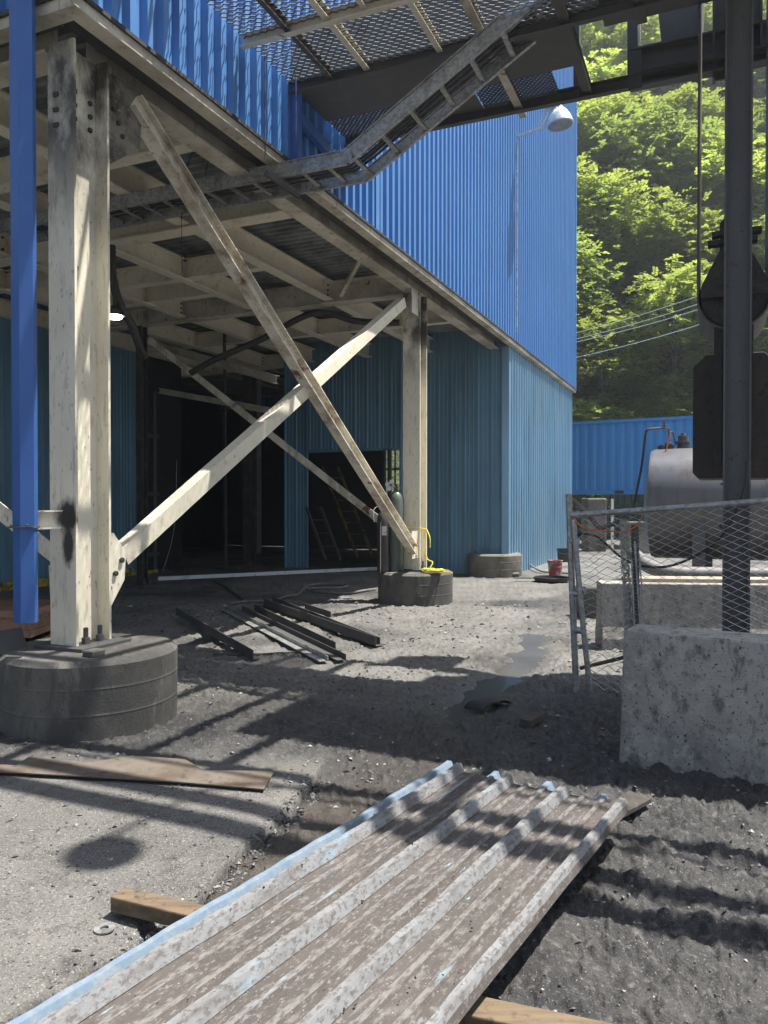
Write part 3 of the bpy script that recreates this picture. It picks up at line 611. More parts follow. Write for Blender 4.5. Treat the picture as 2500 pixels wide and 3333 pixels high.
# ------------------------------------------------------------------ conveyor gallery with expanded-metal walkway
ZW = 5.86
gal = thing('conveyor_gallery', 'overhead conveyor gallery with expanded metal walkway reaching out from the blue wall', 'walkway', L(2.5, 0, ZW))
def expanded(s0, s1, k0, k1, z, cw=.080, ch=.046, t=.006, hgt=.010):
    """diamond mesh: long way of the diamonds along k"""
    mb = MB(); n = int((s1 - s0) / ch); m_ = int((k1 - k0) / (cw / 2))
    for i in range(n + 1):
        sb = s0 + i * ch
        vs = []
        for j in range(m_ + 1):
            ph = (j + i) % 2; k_ = k0 + j * cw / 2; s_ = sb + (ch * .46 if ph else 0) - ch * .23
            for (ds, dz) in ((-t, -hgt), (t, -hgt * .2), (t * .3, hgt), (-t * 1.2, hgt * .2)):
                vs.append(L(s_ + ds, k_, z + dz))
        mb.add(vs, [(a * 4 + b, a * 4 + (b + 1) % 4, (a + 1) * 4 + (b + 1) % 4, (a + 1) * 4 + b) for a in range(m_) for b in range(4)])
    return mb
SG0 = 1.0
M['shaded_galv'] = mat('shaded_dirty_mesh', (.16, .16, .155), [(6, (.07, .065, .06), .45, .65, 6, I1)], .6, .2)  # galvanised grey darkened to paint in the shaded underside, plus dirt patches
expanded(SG0, 2.80, .06, 3.1, ZW).build('walkway_mesh', M['shaded_galv'], gal)
for ka_, kb_ in ((.06, .85), (1.75, 2.55)): expanded(3.62, 4.10, ka_, kb_, ZW, .055, .03, .0115).build('walkway_mesh', M['darksteel'], gal)
mb = MB(); mb.lbox(3.61, 4.08, .86, 1.74, ZW - .01, ZW + .0); mb.build('floor_plate', M['darksteel'], gal)
for k_, s_0, s_1, m_, w_ in ((.51, 1.0, 2.8, 'darksteel', .05), (.90, 1.0, 2.8, 'cream', .06), (1.27, 1.0, 1.94, 'cream', .05), (1.65, 1.0, 2.8, 'cream', .055), (2.07, .1, 4.32, 'cream_dirty', .08), (2.78, 1.0, 4.2, 'darksteel', .09), (3.4, .8, 3.1, 'darksteel', .09), (4.9, .1, 3.1, 'darksteel', .09)):
    mb = MB(); mb.beam(L(s_0, k_, ZW - .06), L(s_1, k_, ZW - .06), cprof(.09, w_, .008)); mb.build('joist', M[m_], gal)
for s_, m_ in ((1.98, 'cream'), (2.84, 'darksteel')):
    mb = MB(); mb.beam(L(s_, .05, ZW - .10), L(s_, 6.5 if s_ > 2.5 else 2.1, ZW - .10), cprof(.11, .06, .008), up=Z); mb.build('stringer', M[m_], gal)
mb = MB(); mb.beam(L(1.0, .05, ZW - .12), L(1.0, 7.5, ZW - .12), cprof(.15, .06, .008)); mb.build('stringer', M['cream_dirty'], gal)
mb = MB(); mb.beam(L(4.13, .05, ZW - .10), L(4.13, 7, ZW - .10), cprof(.13, .07, .01)); mb.build('stringer', M['darksteel'], gal)
mb = MB(); mb.lbox(2.90, 3.60, .06, 2.85, ZW - .02, ZW + .0); mb.lbox(2.90, 2.93, .06, 7.5, ZW + .002, ZW + .55); mb.build('belly_pan', M['darksteel'], gal)
# hand rails and posts over the walkway
for s_ in (1.03,):
    mb = MB()
    for z_ in (.55, 1.07): mb.tube([L(s_, .1, ZW + z_), L(s_, 7.4, ZW + z_)], .022, 8)
    for k_ in np.arange(.15, 7.4, 1.2): mb.tube([L(s_, k_, ZW), L(s_, k_, ZW + 1.07)], .022, 8)
    mb.build('handrail', M['darksteel'], gal)
for s_, r_ in ((.52, .075), (.28, .09)):
    mb = MB(); mb.tube([L(s_, .12, ZW + .06 + r_), L(s_, 7.6, ZW + .06 + r_)], r_, 14); mb.build('pipe', M['darksteel'], gal, smooth=True)  # unseen pipes, added to throw the shadow stripes across the foreground
mb = MB(); mb.lathe(L(.2, 4.39, 7.9), Z, [(.01, .0), (.17, .0), (.18, .03), (.12, .16), (.08, .26), (.01, .27)], 24); mb.tube([L(.2, 4.39, 8.14), L(.25, 4.39, 8.22), L(1.03, 4.39, 8.1), L(1.03, 4.39, ZW)], .02, 8); mb.build('lamp', M['lampwhite'], gal, smooth=True)  # unseen lamp on a pole, added to throw a soft round shadow
# belt, idlers
mb = MB()
mb.add([L(s_, k_, ZW + z_) for k_ in (.1, 7.6) for s_, z_ in ((2.95, .62), (3.08, .48), (3.4, .45), (3.5, .48), (3.6, .62))], [(i, i + 1, i + 6, i + 5) for i in range(4)]); mb.build('belt', M['black'], gal)
mb = MB()
for k_ in np.arange(.4, 7.6, .9): mb.tube([L(2.98, k_, ZW + .42), L(3.58, k_, ZW + .42)], .05, 10)
mb.build('idlers', M['darksteel'], gal)
# blue bracket under the walkway against the wall
mb = MB(); mb.beam(L(2.86, .08, ZW + .02), L(2.86, .08, ZB + .1), rprof(.14, .07), up=U); mb.build('bracket_post', M['blue_dusty'], gal)
mb = MB(); mb.beam(L(2.9, .10, ZW - .30), L(4.0, .10, ZB + .45), rprof(.07, .12)); mb.build('bracket_knee', M['blue_dusty'], gal)
# hanging rods for the cable tray
for x_, y0_, y1_, s_ in ((862, 60, 520, 2.3), (963, 200, 540, 2.66)):
    a = OS(x_, y0_, s_); b = OS(x_ + 2, y1_, s_); mb = MB(); mb.tube([a, Vector((a.x, a.y, b.z))], .006, 6); mb.build('hanger_rod', M['darksteel'], gal)

# heavy frame of the gallery to the right
dk = MB()
def bx_px(x0, y0, x1, y1, s_, th=.12):
    # member on the frame plane s = s_, given by its centre line ends in the photo
    pass
FR = 4.13
def fr(x0, y0, x1, y1, h, s_=FR, b=.12, m='darksteel', name='frame_member'):
    mb = MB(); mb.beam(OS(x0, y0, s_), OS(x1, y1, s_), iprof(h, b, .02, .02) if h > .1 else rprof(.08, h), up=Z if abs(x1 - x0) > abs(y1 - y0) else N); return mb.build(name, M[m], gal)
fr(2050, 272, 2600, 165, .12); fr(2050, 208, 2600, 95, .25); fr(2060, 60, 2060, 288, .10); fr(1878, 90, 1878, 320, .06)
mb = MB(); q = [OS(x, y, FR - .06) for x, y in ((2046, 168), (2088, 160), (2088, 284), (2046, 294))]
mb.add(q + [p + U * .02 for p in q], [(3, 2, 1, 0), (4, 5, 6, 7), (0, 1, 5, 4), (1, 2, 6, 5), (2, 3, 7, 6), (3, 0, 4, 7)]); mb.build('end_plate', M['darksteel'], gal)
fr(2345, -60, 2345, 260, .14); fr(2455, -60, 2455, 180, .14)
mb = MB(); q = [OS(x, y, FR + .1) for x, y in ((2135, -40), (2290, -80), (2280, 190), (2155, 165))]
mb.add(q + [p + U * .5 for p in q], [(3, 2, 1, 0), (4, 5, 6, 7), (0, 1, 5, 4), (1, 2, 6, 5), (2, 3, 7, 6), (3, 0, 4, 7)]); mb.build('chute', M['darksteel'], gal)
mb = MB(); mb.lbox(1.6, 3.15, 3.12, 7.5, ZW + .02, ZW + .06); mb.build('platform_plate', M['darksteel'], gal)
# inclined upper conveyor far above the yard: throws the broad shade on the foreground
# yellow-lit mullion seen in the frame
mb = MB(); mb.beam(OS(2080, 60, 4.35), OS(2080, 170, 4.35), rprof(.03, .03), up=N); mb.build('frame_member', M['cream'], gal)
# right leg of gallery (grey post) and its twin out of frame
po = D(2396, 1800, 6.15)
ps, pk, _ = loc_of(po)
mb = MB(); mb.beam(L(ps, pk, .0), L(ps, pk, ZW - .05), iprof(.20, .19, .012, .014), up=N); mb.build('post', M['greypost'], gal)
mb = MB(); mb.beam(L(1.0, 7.2, 0), L(1.0, 7.2, ZW - .05), iprof(.20, .19, .012, .014), up=N); mb.build('post', M['greypost'], gal)

# ------------------------------------------------------------------ cable tray
SN, SF = 2.60, 3.06
tr = thing('cable_tray', 'galvanised ladder cable tray that bends upward in front of the blue wall', 'cable tray', L(SN, 0, 4.85))
kA = -3.9; kB = .80; kC = 4.0; zA = 4.80; zC = 6.68
zn = lambda k: zA + .10 if k <= kB else zA + .10 + (k - kB) / (kC - kB) * (zC - zA)
for nm, s_, hh in (('near_rail', SN, .145), ('far_rail', SF, .12)):
    for (k0, k1) in ((kA, kB), (kB, kC)):
        up = Z; dz = 0
        mb = MB(); mb.beam(L(s_, k0, zn(k0)), L(s_, k1, zn(k1)), [(-.02, -hh / 2), (.02, -hh / 2), (.02, -hh / 2 + .01), (.006, -hh / 2 + .01), (.006, hh / 2 - .01), (.02, hh / 2 - .01), (.02, hh / 2), (-.02, hh / 2)])
        mb.build('side_rail', M['galv'], tr)
k_ = kA + .1
i = 0
while k_ < kC - .1:
    mb = MB(); mb.beam(L(SN + .02, k_, zn(k_) - .035), L(SF - .02, k_, zn(k_) - .035), cprof(.025, .045, .004)); mb.build('rung', M['galv'], tr); k_ += .29; i += 1
mb = MB()
for j, ds in enumerate((.06, .11, .17, .23, .30)):
    pts = [L(SN + ds, kk, zn(kk) + .0 + .008 * math.sin(kk * 3 + j)) for kk in np.linspace(kA, kC, 40)]
    mb.tube(pts, .013 + .004 * (j % 2), 6)
mb.build('cables', M['black'], tr, smooth=True)
mb = MB(); mb.lathe(L(SN - .022, kB, zn(kB)), -U, [(.075, 0), (.075, .008), (.02, .01)], 20); mb.build('hinge_plate', M['galv'], tr, smooth=True)
mb = MB(); mb.lathe(L(SF - .022, kB, zn(kB)), -U, [(.075, 0), (.075, .008), (.02, .01)], 20); mb.build('hinge_plate', M['galv'], tr, smooth=True)
# strut hung below the tray near the wall
mb = MB(); mb.beam(OS(862, 560, 2.5), OS(975, 642, 2.75), rprof(.04, .045)); mb.build('hanger_bar', M['darksteel'], tr)

# ------------------------------------------------------------------ belt take-up with counterweight
ST0, ST1 = 2.95, 3.85; sc_ = 3.4
cp = OS(2386, 1000, sc_); _, KT, ZP = loc_of(cp); RP = .27
tu = thing('belt_takeup_pulley', 'large drum pulley slung in a loop of conveyor belt behind the grey post', 'pulley', L(sc_, KT, ZP - .4))
mb = MB(); mb.lathe(L(ST0 + .02, KT, ZP), U, [(.05, 0), (RP - .03, .0), (RP - .01, .01), (RP, .03), (RP, .85), (RP - .03, .86), (.05, .86)], 40); mb.build('drum', M['soot'], tu, smooth=True)
q = []
for a in np.linspace(180, 360, 25): q.append((KT + (RP + .015) * math.cos(R(a)), ZP + (RP + .015) * math.sin(R(a))))
q = [(KT - RP - .015, ZW + .4)] + q + [(KT + RP + .015, ZW + .4)]
mb = MB(); n = len(q)
vs = [L(s_, a, b) for s_ in (ST0, ST1) for a, b in q]
qi = []
for i_, (a, b) in enumerate(q):
    if i_ == 0 or i_ == n - 1: qi.append((a + (.014 if i_ == 0 else -.014), b))
    else: f_ = (RP + .001) / (RP + .015); qi.append((KT + (a - KT) * f_, ZP + (b - ZP) * f_))
vs += [L(s_, a, b) for s_ in (ST0, ST1) for a, b in qi]
fs = [(i, i + 1, n + i + 1, n + i) for i in range(n - 1)] + [(2 * n + i, 3 * n + i, 3 * n + i + 1, 2 * n + i + 1) for i in range(n - 1)] + [(i, 2 * n + i, 2 * n + i + 1, i + 1) for i in range(n - 1)] + [(n + i, n + i + 1, 3 * n + i + 1, 3 * n + i) for i in range(n - 1)]
mb.add(vs, fs); mb.build('belt_loop', mat('worn_belt_rubber', (.10, .085, .07), [(6, (.05, .045, .04), .45, .7, 6, (1, 1, 1)), (20, (.16, .13, .10), .6, .72, 5, I1, .6)], .6), tu, smooth=True)
for s_ in (ST0 - .06, ST1 + .03):
    mb = MB(); q = [(-.25, -.02), (.25, -.02), (.25, .08), (.11, .36), (.11, .58), (.05, .66), (-.05, .66), (-.11, .58), (-.11, .36), (-.25, .08)]
    m_ = len(q); mb.add([L(s_, KT + a, ZP + b) for a, b in q] + [L(s_ + .03, KT + a, ZP + b) for a, b in q], [tuple(range(m_))[::-1], tuple(range(m_, 2 * m_))] + [(i, (i + 1) % m_, (i + 1) % m_ + m_, i + m_) for i in range(m_)])
    mb.lbox(s_ - .03, s_ + .06, KT - .20, KT + .17, ZP + .40, ZP + .44); mb.lbox(s_ - .03, s_ + .06, KT - .17, KT + .20, ZP + .47, ZP + .51)
    mb.build('side_frame', M['soot'], tu)
mb = MB(); mb.tube([L(ST0 - .12, KT, ZP), L(ST1 + .12, KT, ZP)], .04, 12); mb.build('shaft', M['darksteel'], tu)
cw = MB(); p0 = OS(2256, 1160, 3.1); p1 = OS(2530, 1555, 3.1); k0 = loc_of(p0)[1]; k1 = loc_of(p1)[1]; zt, zb = p0.z, p1.z
ctx = thing('counterweight_box', 'dark rusty steel counterweight box hanging below the belt pulley', 'counterweight', L(3.4, (k0 + k1) / 2, zb))
ch = .05
q = [(k0 + ch, zb), (k1 - ch, zb), (k1, zb + ch), (k1, zt - ch * 2), (k1 - ch * 2, zt), (k0 + ch * 2, zt), (k0, zt - ch * 2), (k0, zb + ch)]
cw.add([L(3.1, a, b) for a, b in q] + [L(3.75, a, b) for a, b in q], [tuple(range(8))[::-1], tuple(range(8, 16))] + [(i, (i + 1) % 8, (i + 1) % 8 + 8, i + 8) for i in range(8)])
cw.build('weight_body', mat('dark_rusty_plate', (.045, .038, .035), [(2.5, (.085, .06, .045), .48, .72, 7, (1, 1, .4)), (18, (.02, .018, .017), .55, .68, 6, I1)], .75, .15, bump=[(30, .004, 5, I1)]), ctx, bevel=.008)
mb = MB()
for kk in (KT - .12, KT + .12): mb.lbox(3.02, 3.09, kk - .03, kk + .03, zb + .12, zt + .22)
mb.lbox(3.3, 3.5, KT - .14, KT + .14, zt, ZP - .20); mb.build('hanger_plates', M['soot'], ctx)
mb = MB(); mb.tube([L(3.3, k0 + .42, zb), L(3.3, k0 + .41, zb - .22), L(3.28, k0 + .40, zb - .42), L(3.2, k0 + .33, zb - .52), L(3.1, k0 + .22, zb - .40)], .012, 8)
mb.tube([L(3.1, k0 + .40, zb), L(3.1, k0 + .22, zb - .05)], .008, 6)
tag(mb.build('dangling_hose', M['black'], smooth=True), 'short black hose dangling from the underside of the counterweight', 'hose')

# ------------------------------------------------------------------ tank, container and the yard beyond
tk0 = D(2118, 1645, 14.2)
TR = 1.07; zc_ = 1.58
ta = N.copy(); tb = Vector((tk0.x + .35, tk0.y + 1.0, 0))
tank = thing('steel_tank', 'large horizontal cylindrical steel tank, brown and grey, behind the fence', 'tank', tb)
mb = MB(); mb.lathe(tb + Z * zc_, ta, [(.01, -.10), (TR * .5, -.085), (TR * .85, -.03), (TR * .97, .02), (TR, .10), (TR, 2.0), (TR + .006, 2.005), (TR + .006, 2.03), (TR, 2.035), (TR, 7.0), (TR * .9, 7.1), (.01, 7.2)], 72); mb.build('shell', M['rusttank'], tank, smooth=True)
for a_ in (1.0, 5.6):
    mb = MB(); c_ = tb + ta * a_; side = Vector((-ta.y, ta.x, 0)); mb.box(c_ + Z * .32, ta, side, Z, .25, 1.7, .64); mb.build('saddle', M['soot'], tank)
mb = MB(); c_ = tb + ta * .9 - U * 1.0; mb.box(c_ + Z * .8, ta, Vector((-ta.y, ta.x, 0)), Z, .22, .06, 1.3); mb.build('support_leg', M['greypost'], tank)
def fit(x, y0, y1, r, nm='pipe_fitting'):
    b = D(x, y1, tb.y - .2); t_ = D(x, y0, tb.y - .2); m_ = MB(); h = t_.z - b.z
    m_.lathe(b - Z * .1, Z, [(r, 0), (r, .1 + h * .25), (r * 1.35, .1 + h * .27), (r * 1.35, .1 + h * .40), (r * .9, .1 + h * .42), (r * .9, .1 + h * .8), (r * .5, .1 + h * .82), (r * .4, .1 + h)], 16); m_.build(nm, M['darksteel'], tank, smooth=True)
fit(2224, 1410, 1455, .11); fit(2178, 1440, 1456, .09); fit(2153, 1448, 1458, .07)
yt = tb.y - .2
def pxc(pts, d): return [D(x, y, d) for x, y in pts]
def bez(pts, n=8):
    pts = [Vector(p) for p in pts]; out = []
    for i in range(len(pts) - 1):
        p0 = pts[max(i - 1, 0)]; p1 = pts[i]; p2 = pts[i + 1]; p3 = pts[min(i + 2, len(pts) - 1)]
        for j in range(n):
            t = j / n; out.append(.5 * ((2 * p1) + (p2 - p0) * t + (2 * p0 - 5 * p1 + 4 * p2 - p3) * t * t + (3 * p1 - p0 - 3 * p2 + p3) * t ** 3))
    out.append(pts[-1]); return out
mb = MB(); mb.tube(pxc([(2178, 1450), (2178, 1395), (2150, 1393), (2120, 1396)], yt), .022, 8); mb.tube(pxc([(2200, 1450), (2192, 1407), (2180, 1407)], yt), .018, 8); mb.tube(pxc([(2240, 1450), (2241, 1432), (2228, 1430)], yt), .018, 8)
mb.tube(pxc([(2164, 1395), (2163, 1372)], yt), .02, 8); mb.tube(pxc([(2150, 1384), (2172, 1384)], yt), .012, 6); mb.build('vent_pipes', M['darksteel'], tank, smooth=True)
mb = MB(); mb.tube(bez(pxc([(2122, 1396), (2105, 1402), (2098, 1440), (2088, 1520), (2072, 1600), (2060, 1655)], yt)), .024, 8); tag(mb.build('filling_hose', M['black'], smooth=True), 'black filling hose arching down from the top of the steel tank', 'hose')
mb = MB(); mb.tube(bez(pxc([(2182, 1408), (2172, 1450), (2140, 1560), (2112, 1615), (2095, 1670), (2080, 1700)], yt - .3)), .014, 8); tag(mb.build('orange_hose', M['orange'], smooth=True), 'orange hose hanging down past the left end of the tank', 'hose')

# container
cA = D(1800, 1609, 28.2); cB = D(2300, 1609, 25.6)
cd = (cB - cA); cd.z = 0; cd = cd.normalized(); cn = Vector((cd.y, -cd.x, 0)); zb = 1.88; H = 2.62; LEN = 12.2
c0 = Vector((cA.x, cA.y, 0)) - cd * 1.0
cont = thing('shipping_container', 'sky blue corrugated shipping container raised on concrete blocks in front of the wooded hill', 'container', c0 + Z * zb)
pr = []; x_ = .15
while x_ < LEN - .3: pr += [(x_, 0), (x_ + .11, 0), (x_ + .17, -.04), (x_ + .26, -.04)]; x_ += .32
mb = MB(); mb.sheet(c0 + Z * (zb + .16), cd, cn, Z, pr, H - .26); mb.build('side_wall', M['container'], cont)
mb = MB(); mb.box(c0 + cd * LEN / 2 + Z * (zb + .08), cd, cn, Z, LEN, .14, .16); mb.box(c0 + cd * LEN / 2 + Z * (zb + H - .05), cd, cn, Z, LEN, .10, .10); mb.build('frame_rail', M['container'], cont)
mb = MB(); mb.box(c0 + cd * LEN / 2 - cn * 1.22 + Z * (zb + H / 2), cd, cn, Z, LEN, 2.3, H - .1); mb.build('body', M['container'], cont)
mb = MB(); 
for a_ in (3.4, 9.6): mb.box(c0 + cd * a_ + cn * .075 + Z * (zb + .08), cd, cn, Z, .30, .02, .11)
mb.build('fork_pocket', M['soot'], cont)
for i_, (x0, x1, y0, y1, dd) in enumerate(((1912, 1975, 1622, 1755, 25.0), (1790, 1850, 1625, 1760, 26.6), (2330, 2400, 1622, 1770, 24.0))):
    a = D(x0, 1700, dd); b = D(x1, 1700, dd); zt = D(x0, y0, dd).z; m_ = MB(); m_.box(Vector(((a.x + b.x) / 2, dd + .4, zt / 2)), Vector((1, 0, 0)), Vector((0, 1, 0)), Z, b.x - a.x, .8, zt)
    tag(m_.build('concrete_block', M['concrete'], bevel=.04), ['tall pale concrete block under the container, just right of the light blue corner', 'concrete block under the container, hidden behind the light blue wall', 'concrete block under the container, behind the steel tank'][i_], 'block', 'concrete blocks under the container')
mb = MB(); a = D(2058, 1640, 24); mb.box(Vector((a.x + .9, 24, .5)), Vector((1, 0, 0)), Vector((0, 1, 0)), Z, 2.4, .3, 1.0); tag(mb.build('low_concrete_wall', M['concrete'], bevel=.03), 'low pale concrete wall on the far side of the yard, left of the tank', 'wall')
mb = MB(); a = D(1993, 1640, 23.5); mb.box(Vector((a.x, 23.5, .85)), Vector((1, 0, 0)), Vector((0, 1, 0)), Z, .07, .07, 1.7); tag(mb.build('marker_post', M['cream'], bevel=.004), 'thin cream marker post standing below the container', 'post')
# dark green ribbed boxes behind, below the container
mb = MB(); a = D(2092, 1640, 33); mb.sheet(Vector((a.x - 8, 33.4, 0)), Vector((1, 0, 0)), Vector((0, -1, 0)), Z, boxrib(14, .3, .06), 2.6); tag(mb.build('far_fence', mat('dark_green_sheet', (.02, .05, .04), [], .6)), 'dark green sheet metal fence beyond the container', 'fence')

# pipe on the ground and containment wall in front of tank
mb = MB(); mb.tube(bez([D(2060, 1800, 12.6), D(2110, 1842, 12.2), D(2180, 1862, 12.0), D(2300, 1868, 11.9), D(2700, 1870, 11.7)]), .11, 12); tag(mb.build('suction_pipe', M['hose'], smooth=True), 'thick grey pipe lying along the foot of the steel tank', 'pipe')
wa = G(1945, 2100); wd = Vector((.995, -.10, 0)).normalized(); wn = Vector((wd.y, -wd.x, 0))
ww = thing('containment_wall', 'low dark concrete wall between the chain link fence and the tank, with a pale timber cap', 'wall', (wa.x, wa.y, 0))
mb = MB(); q = [(-.17, 0), (-.17, .12), (-.10, .30), (-.08, .72), (.22, .72), (.24, .3), (.30, .12), (.30, 0)]
mb.beam(Vector((wa.x, wa.y, 0)), Vector((wa.x, wa.y, 0)) + wd * 6, [(a, b) for a, b in q]); mb.build('wall_body', M['barrier'], ww, bevel=.01)
mb = MB(); mb.box(Vector((wa.x, wa.y, .742)) + wd * 3.2 - wn * .07, wd, wn, Z, 5.8, .30, .04); mb.build('cap', mat('pale_dusty_cap', (.36, .30, .23), [(6, (.10, .09, .08), .55, .7, 6, I1)], .8), ww, bevel=.004)
mb = MB(); a = G(1925, 2020); mb.box(Vector((a.x + .12, a.y + .4, .22)), Vector((1, 0, 0)), Vector((0, 1, 0)), Z, .35, .5, .44); tag(mb.build('rubble_block', M['concrete_dark'], bevel=.03), 'dark square block at the left end of the containment wall', 'block')
mb = MB()
a = Vector((wa.x, wa.y, .80)); mb.box(a + wd * 3.4 - wn * .1, wd, wn, Z, 1.6, .10, .07); mb.box(a + wd * 3.5 - wn * .25, wd, wn, Z, 1.8, .10, .07); tag(mb.build('stacked_planks', M['timber'], bevel=.004), 'pale timber planks resting on top of the containment wall', 'planks')

# ------------------------------------------------------------------ near concrete barrier
ba = G(2019, 2464); bd = (G(2500, 2547) - ba).normalized(); bn = Vector((bd.y, -bd.x, 0))
if bn.y > 0: bn = -bn
bh = .80
mb = MB(); nx, nz = 60, 20; Lb = 2.4
import itertools
def bar_pt(t, z, f):
    x = t * Lb; off = .035 * (1 - z / bh)
    j = (fbm(np.array([x * 5.0 + f * 40]), np.array([z * 5.0]), 3, 77)[0] - .5) * .02
    return ba + bd * (x + (j * .6 if t in (0, 1) else 0) - (.03 * (z / bh) if t == 0 else 0) + (.05 if t == 0 else 0) * (z / bh)) + bn * ((off + j) if f == 0 else -(.32 - off + j)) + Z * z
vs = []; fs = []
for f in (0, 1):
    for i in range(nx + 1):
        for j in range(nz + 1): vs.append(bar_pt(i / nx, -.05 + (bh + .05) * j / nz, f))
W = nz + 1; O2 = (nx + 1) * W
for i in range(nx):
    for j in range(nz):
        fs.append((i * W + j, (i + 1) * W + j, (i + 1) * W + j + 1, i * W + j + 1)); fs.append((O2 + i * W + j, O2 + i * W + j + 1, O2 + (i + 1) * W + j + 1, O2 + (i + 1) * W + j))
    fs.append((i * W + nz, (i + 1) * W + nz, O2 + (i + 1) * W + nz, O2 + i * W + nz))
for j in range(nz):
    fs.append((j, j + 1, O2 + j + 1, O2 + j)); e = nx * W; fs.append((e + j, O2 + e + j, O2 + e + j + 1, e + j + 1))
mb.add(vs, fs); bo = mb.build('concrete_barrier', M['barrier'], bevel=.012); tag(bo, 'big pitted grey concrete barrier block at the right edge of the yard', 'barrier')

# ------------------------------------------------------------------ chain link fence
p_bl = G(1876, 2253); fd = Vector((.845, -.535, 0)).normalized()
fence = thing('chain_link_fence', 'bent galvanised chain link fence panel behind the concrete barrier', 'fence', (p_bl.x, p_bl.y, 0))
def fpt(x, y, off=0.0):  # point on the fence plane
    nn = Vector((fd.y, -fd.x, 0)); r = ray(x, y); o = Vector((p_bl.x, p_bl.y, 0)) + nn * off; return E + r * ((o - E).dot(nn) / r.dot(nn))
tl = fpt(1869, 1676); tr_ = fpt(2500, 1628); ed = (tr_ - tl).normalized(); tr2 = tl + ed * 2.6
mb = MB(); mb.tube([fpt(1852, 1608), fpt(1856, 1760), fpt(1876, 2253)], .028, 12); mb.build('fence_post', M['galv'], fence, smooth=True)
mb = MB(); mb.tube([fpt(1866, 1690, .02), fpt(1890, 1960, .02), fpt(1925, 2290, .02)], .024, 12); mb.build('gate_post', M['galv'], fence, smooth=True)
mb = MB(); mb.tube([tl, tl + ed * .9 + Z * -.006, tr2], .024, 12); mb.lathe(tl - ed * .01, ed, [(.03, -.02), (.03, .05), (.026, .06)], 12); mb.build('top_rail', M['galv'], fence, smooth=True)
mb = MB()
for (x, y) in ((1858, 1760), (1862, 1930), (1880, 1918), (1876, 2050)):
    a = fpt(x - 6, y); b = fpt(x + 26, y + 3); mb.tube([a, b], .031, 10)
mb.build('clamp', M['galv'], fence, smooth=True)
mb = MB(); a = fpt(1925, 2280); mb.tube([a, a + fd * .5 + Z * .02, a + fd * 2.4], .02, 10); mb.tube([fpt(1888, 2175), fpt(1990, 2150), fpt(2030, 2140)], .016, 8); mb.build('bottom_rail', M['darksteel'], fence, smooth=True)
def chainlink(A, B, Cc, Dd, cell=.052, r=.0021, jit=0.0, seed=1, bulge=0.0):
    """A bottom-left, B bottom-right, Cc top-right, Dd top-left"""
    rs = random.Random(seed); mb = MB(); wdt = ((B - A).length + (Cc - Dd).length) / 2; hgt = ((Dd - A).length + (Cc - B).length) / 2
    nu = int(wdt / cell); nv = int(hgt / (cell * .5)); nrm = (B - A).cross(Dd - A).normalized()
    jx = {}
    def pt(u, v, key):
        if key not in jx: jx[key] = Vector((rs.uniform(-1, 1), rs.uniform(-1, 1), rs.uniform(-1, 1))) * jit
        u = min(max(u, 0), 1); v = min(max(v, 0), 1)
        return (A * (1 - u) + B * u) * (1 - v) + (Dd * (1 - u) + Cc * u) * v + jx[key] + nrm * (bulge * math.sin(u * 9 + v * 4) * math.sin(v * 3.1))
    for i in range(nu):
        pts = []
        for j in range(nv + 1):
            c = i + ((j + i) % 2); pts.append(pt(c / nu, j / nv, (c, j)) + nrm * (.0025 if (j % 2) else -.0025))
        mb.tube(pts, r, 4, cap=False)
    return mb
nn_ = Vector((fd.y, -fd.x, 0))
mA = Vector((p_bl.x, p_bl.y, .03)) + fd * .42; mB = Vector((p_bl.x, p_bl.y, .03)) + fd * 2.9
chainlink(mA + nn_ * .02, mB + nn_ * .02, tr2, tl + ed * .30, .060, .0040, .004, 3, .02).build('wire_mesh', M['wire'], fence)
chainlink(Vector((p_bl.x, p_bl.y, .05)) + fd * .12, Vector((p_bl.x, p_bl.y, .05)) + fd * .45, tl + ed * .36, tl + ed * .03 - Z * .02, .055, .0040, .010, 5, .05).build('wire_mesh', M['wire'], fence)
# crumpled roll of mesh
bx0 = G(2027, 2300)
rs = random.Random(9); mb = MB(); base = Vector((p_bl.x, p_bl.y, 0)) + fd * .42 - nn_ * .03
for i in range(14):
    pts = []; ph = rs.uniform(0, 6)
    for j in range(60):
        z = .05 + j * .024; ang = ph + j * .8; rr = .028 + .012 * math.sin(j * 1.7 + i)
        pts.append(base + fd * (rr * math.cos(ang) - .02 + .02 * math.sin(z * 3)) + nn_ * (rr * math.sin(ang)) + Z * (z + rs.uniform(-.006, .006)))
    mb.tube(pts, .0036, 4, cap=False)
mb.build('mesh_roll', M['wire'], fence)
mb = MB(); p_ = base + fd * .08; mb.tube([p_, p_ + Z * 1.42 - fd * .03], .03, 10); mb.build('fence_post', M['darksteel'], fence, smooth=True)
mb = MB(); mb.tube([fpt(2056, 1820, .05), fpt(2070, 2150, .05)], .008, 6); mb.tube([fpt(2066, 1760, .05), fpt(2092, 2150, .05)], .009, 6); mb.tube([fpt(2080, 1800, .05), fpt(2100, 2050, .05)], .006, 6); tag(mb.build('leaning_rods', M['galv']), 'thin metal rods leaning against the chain link fence', 'rods')
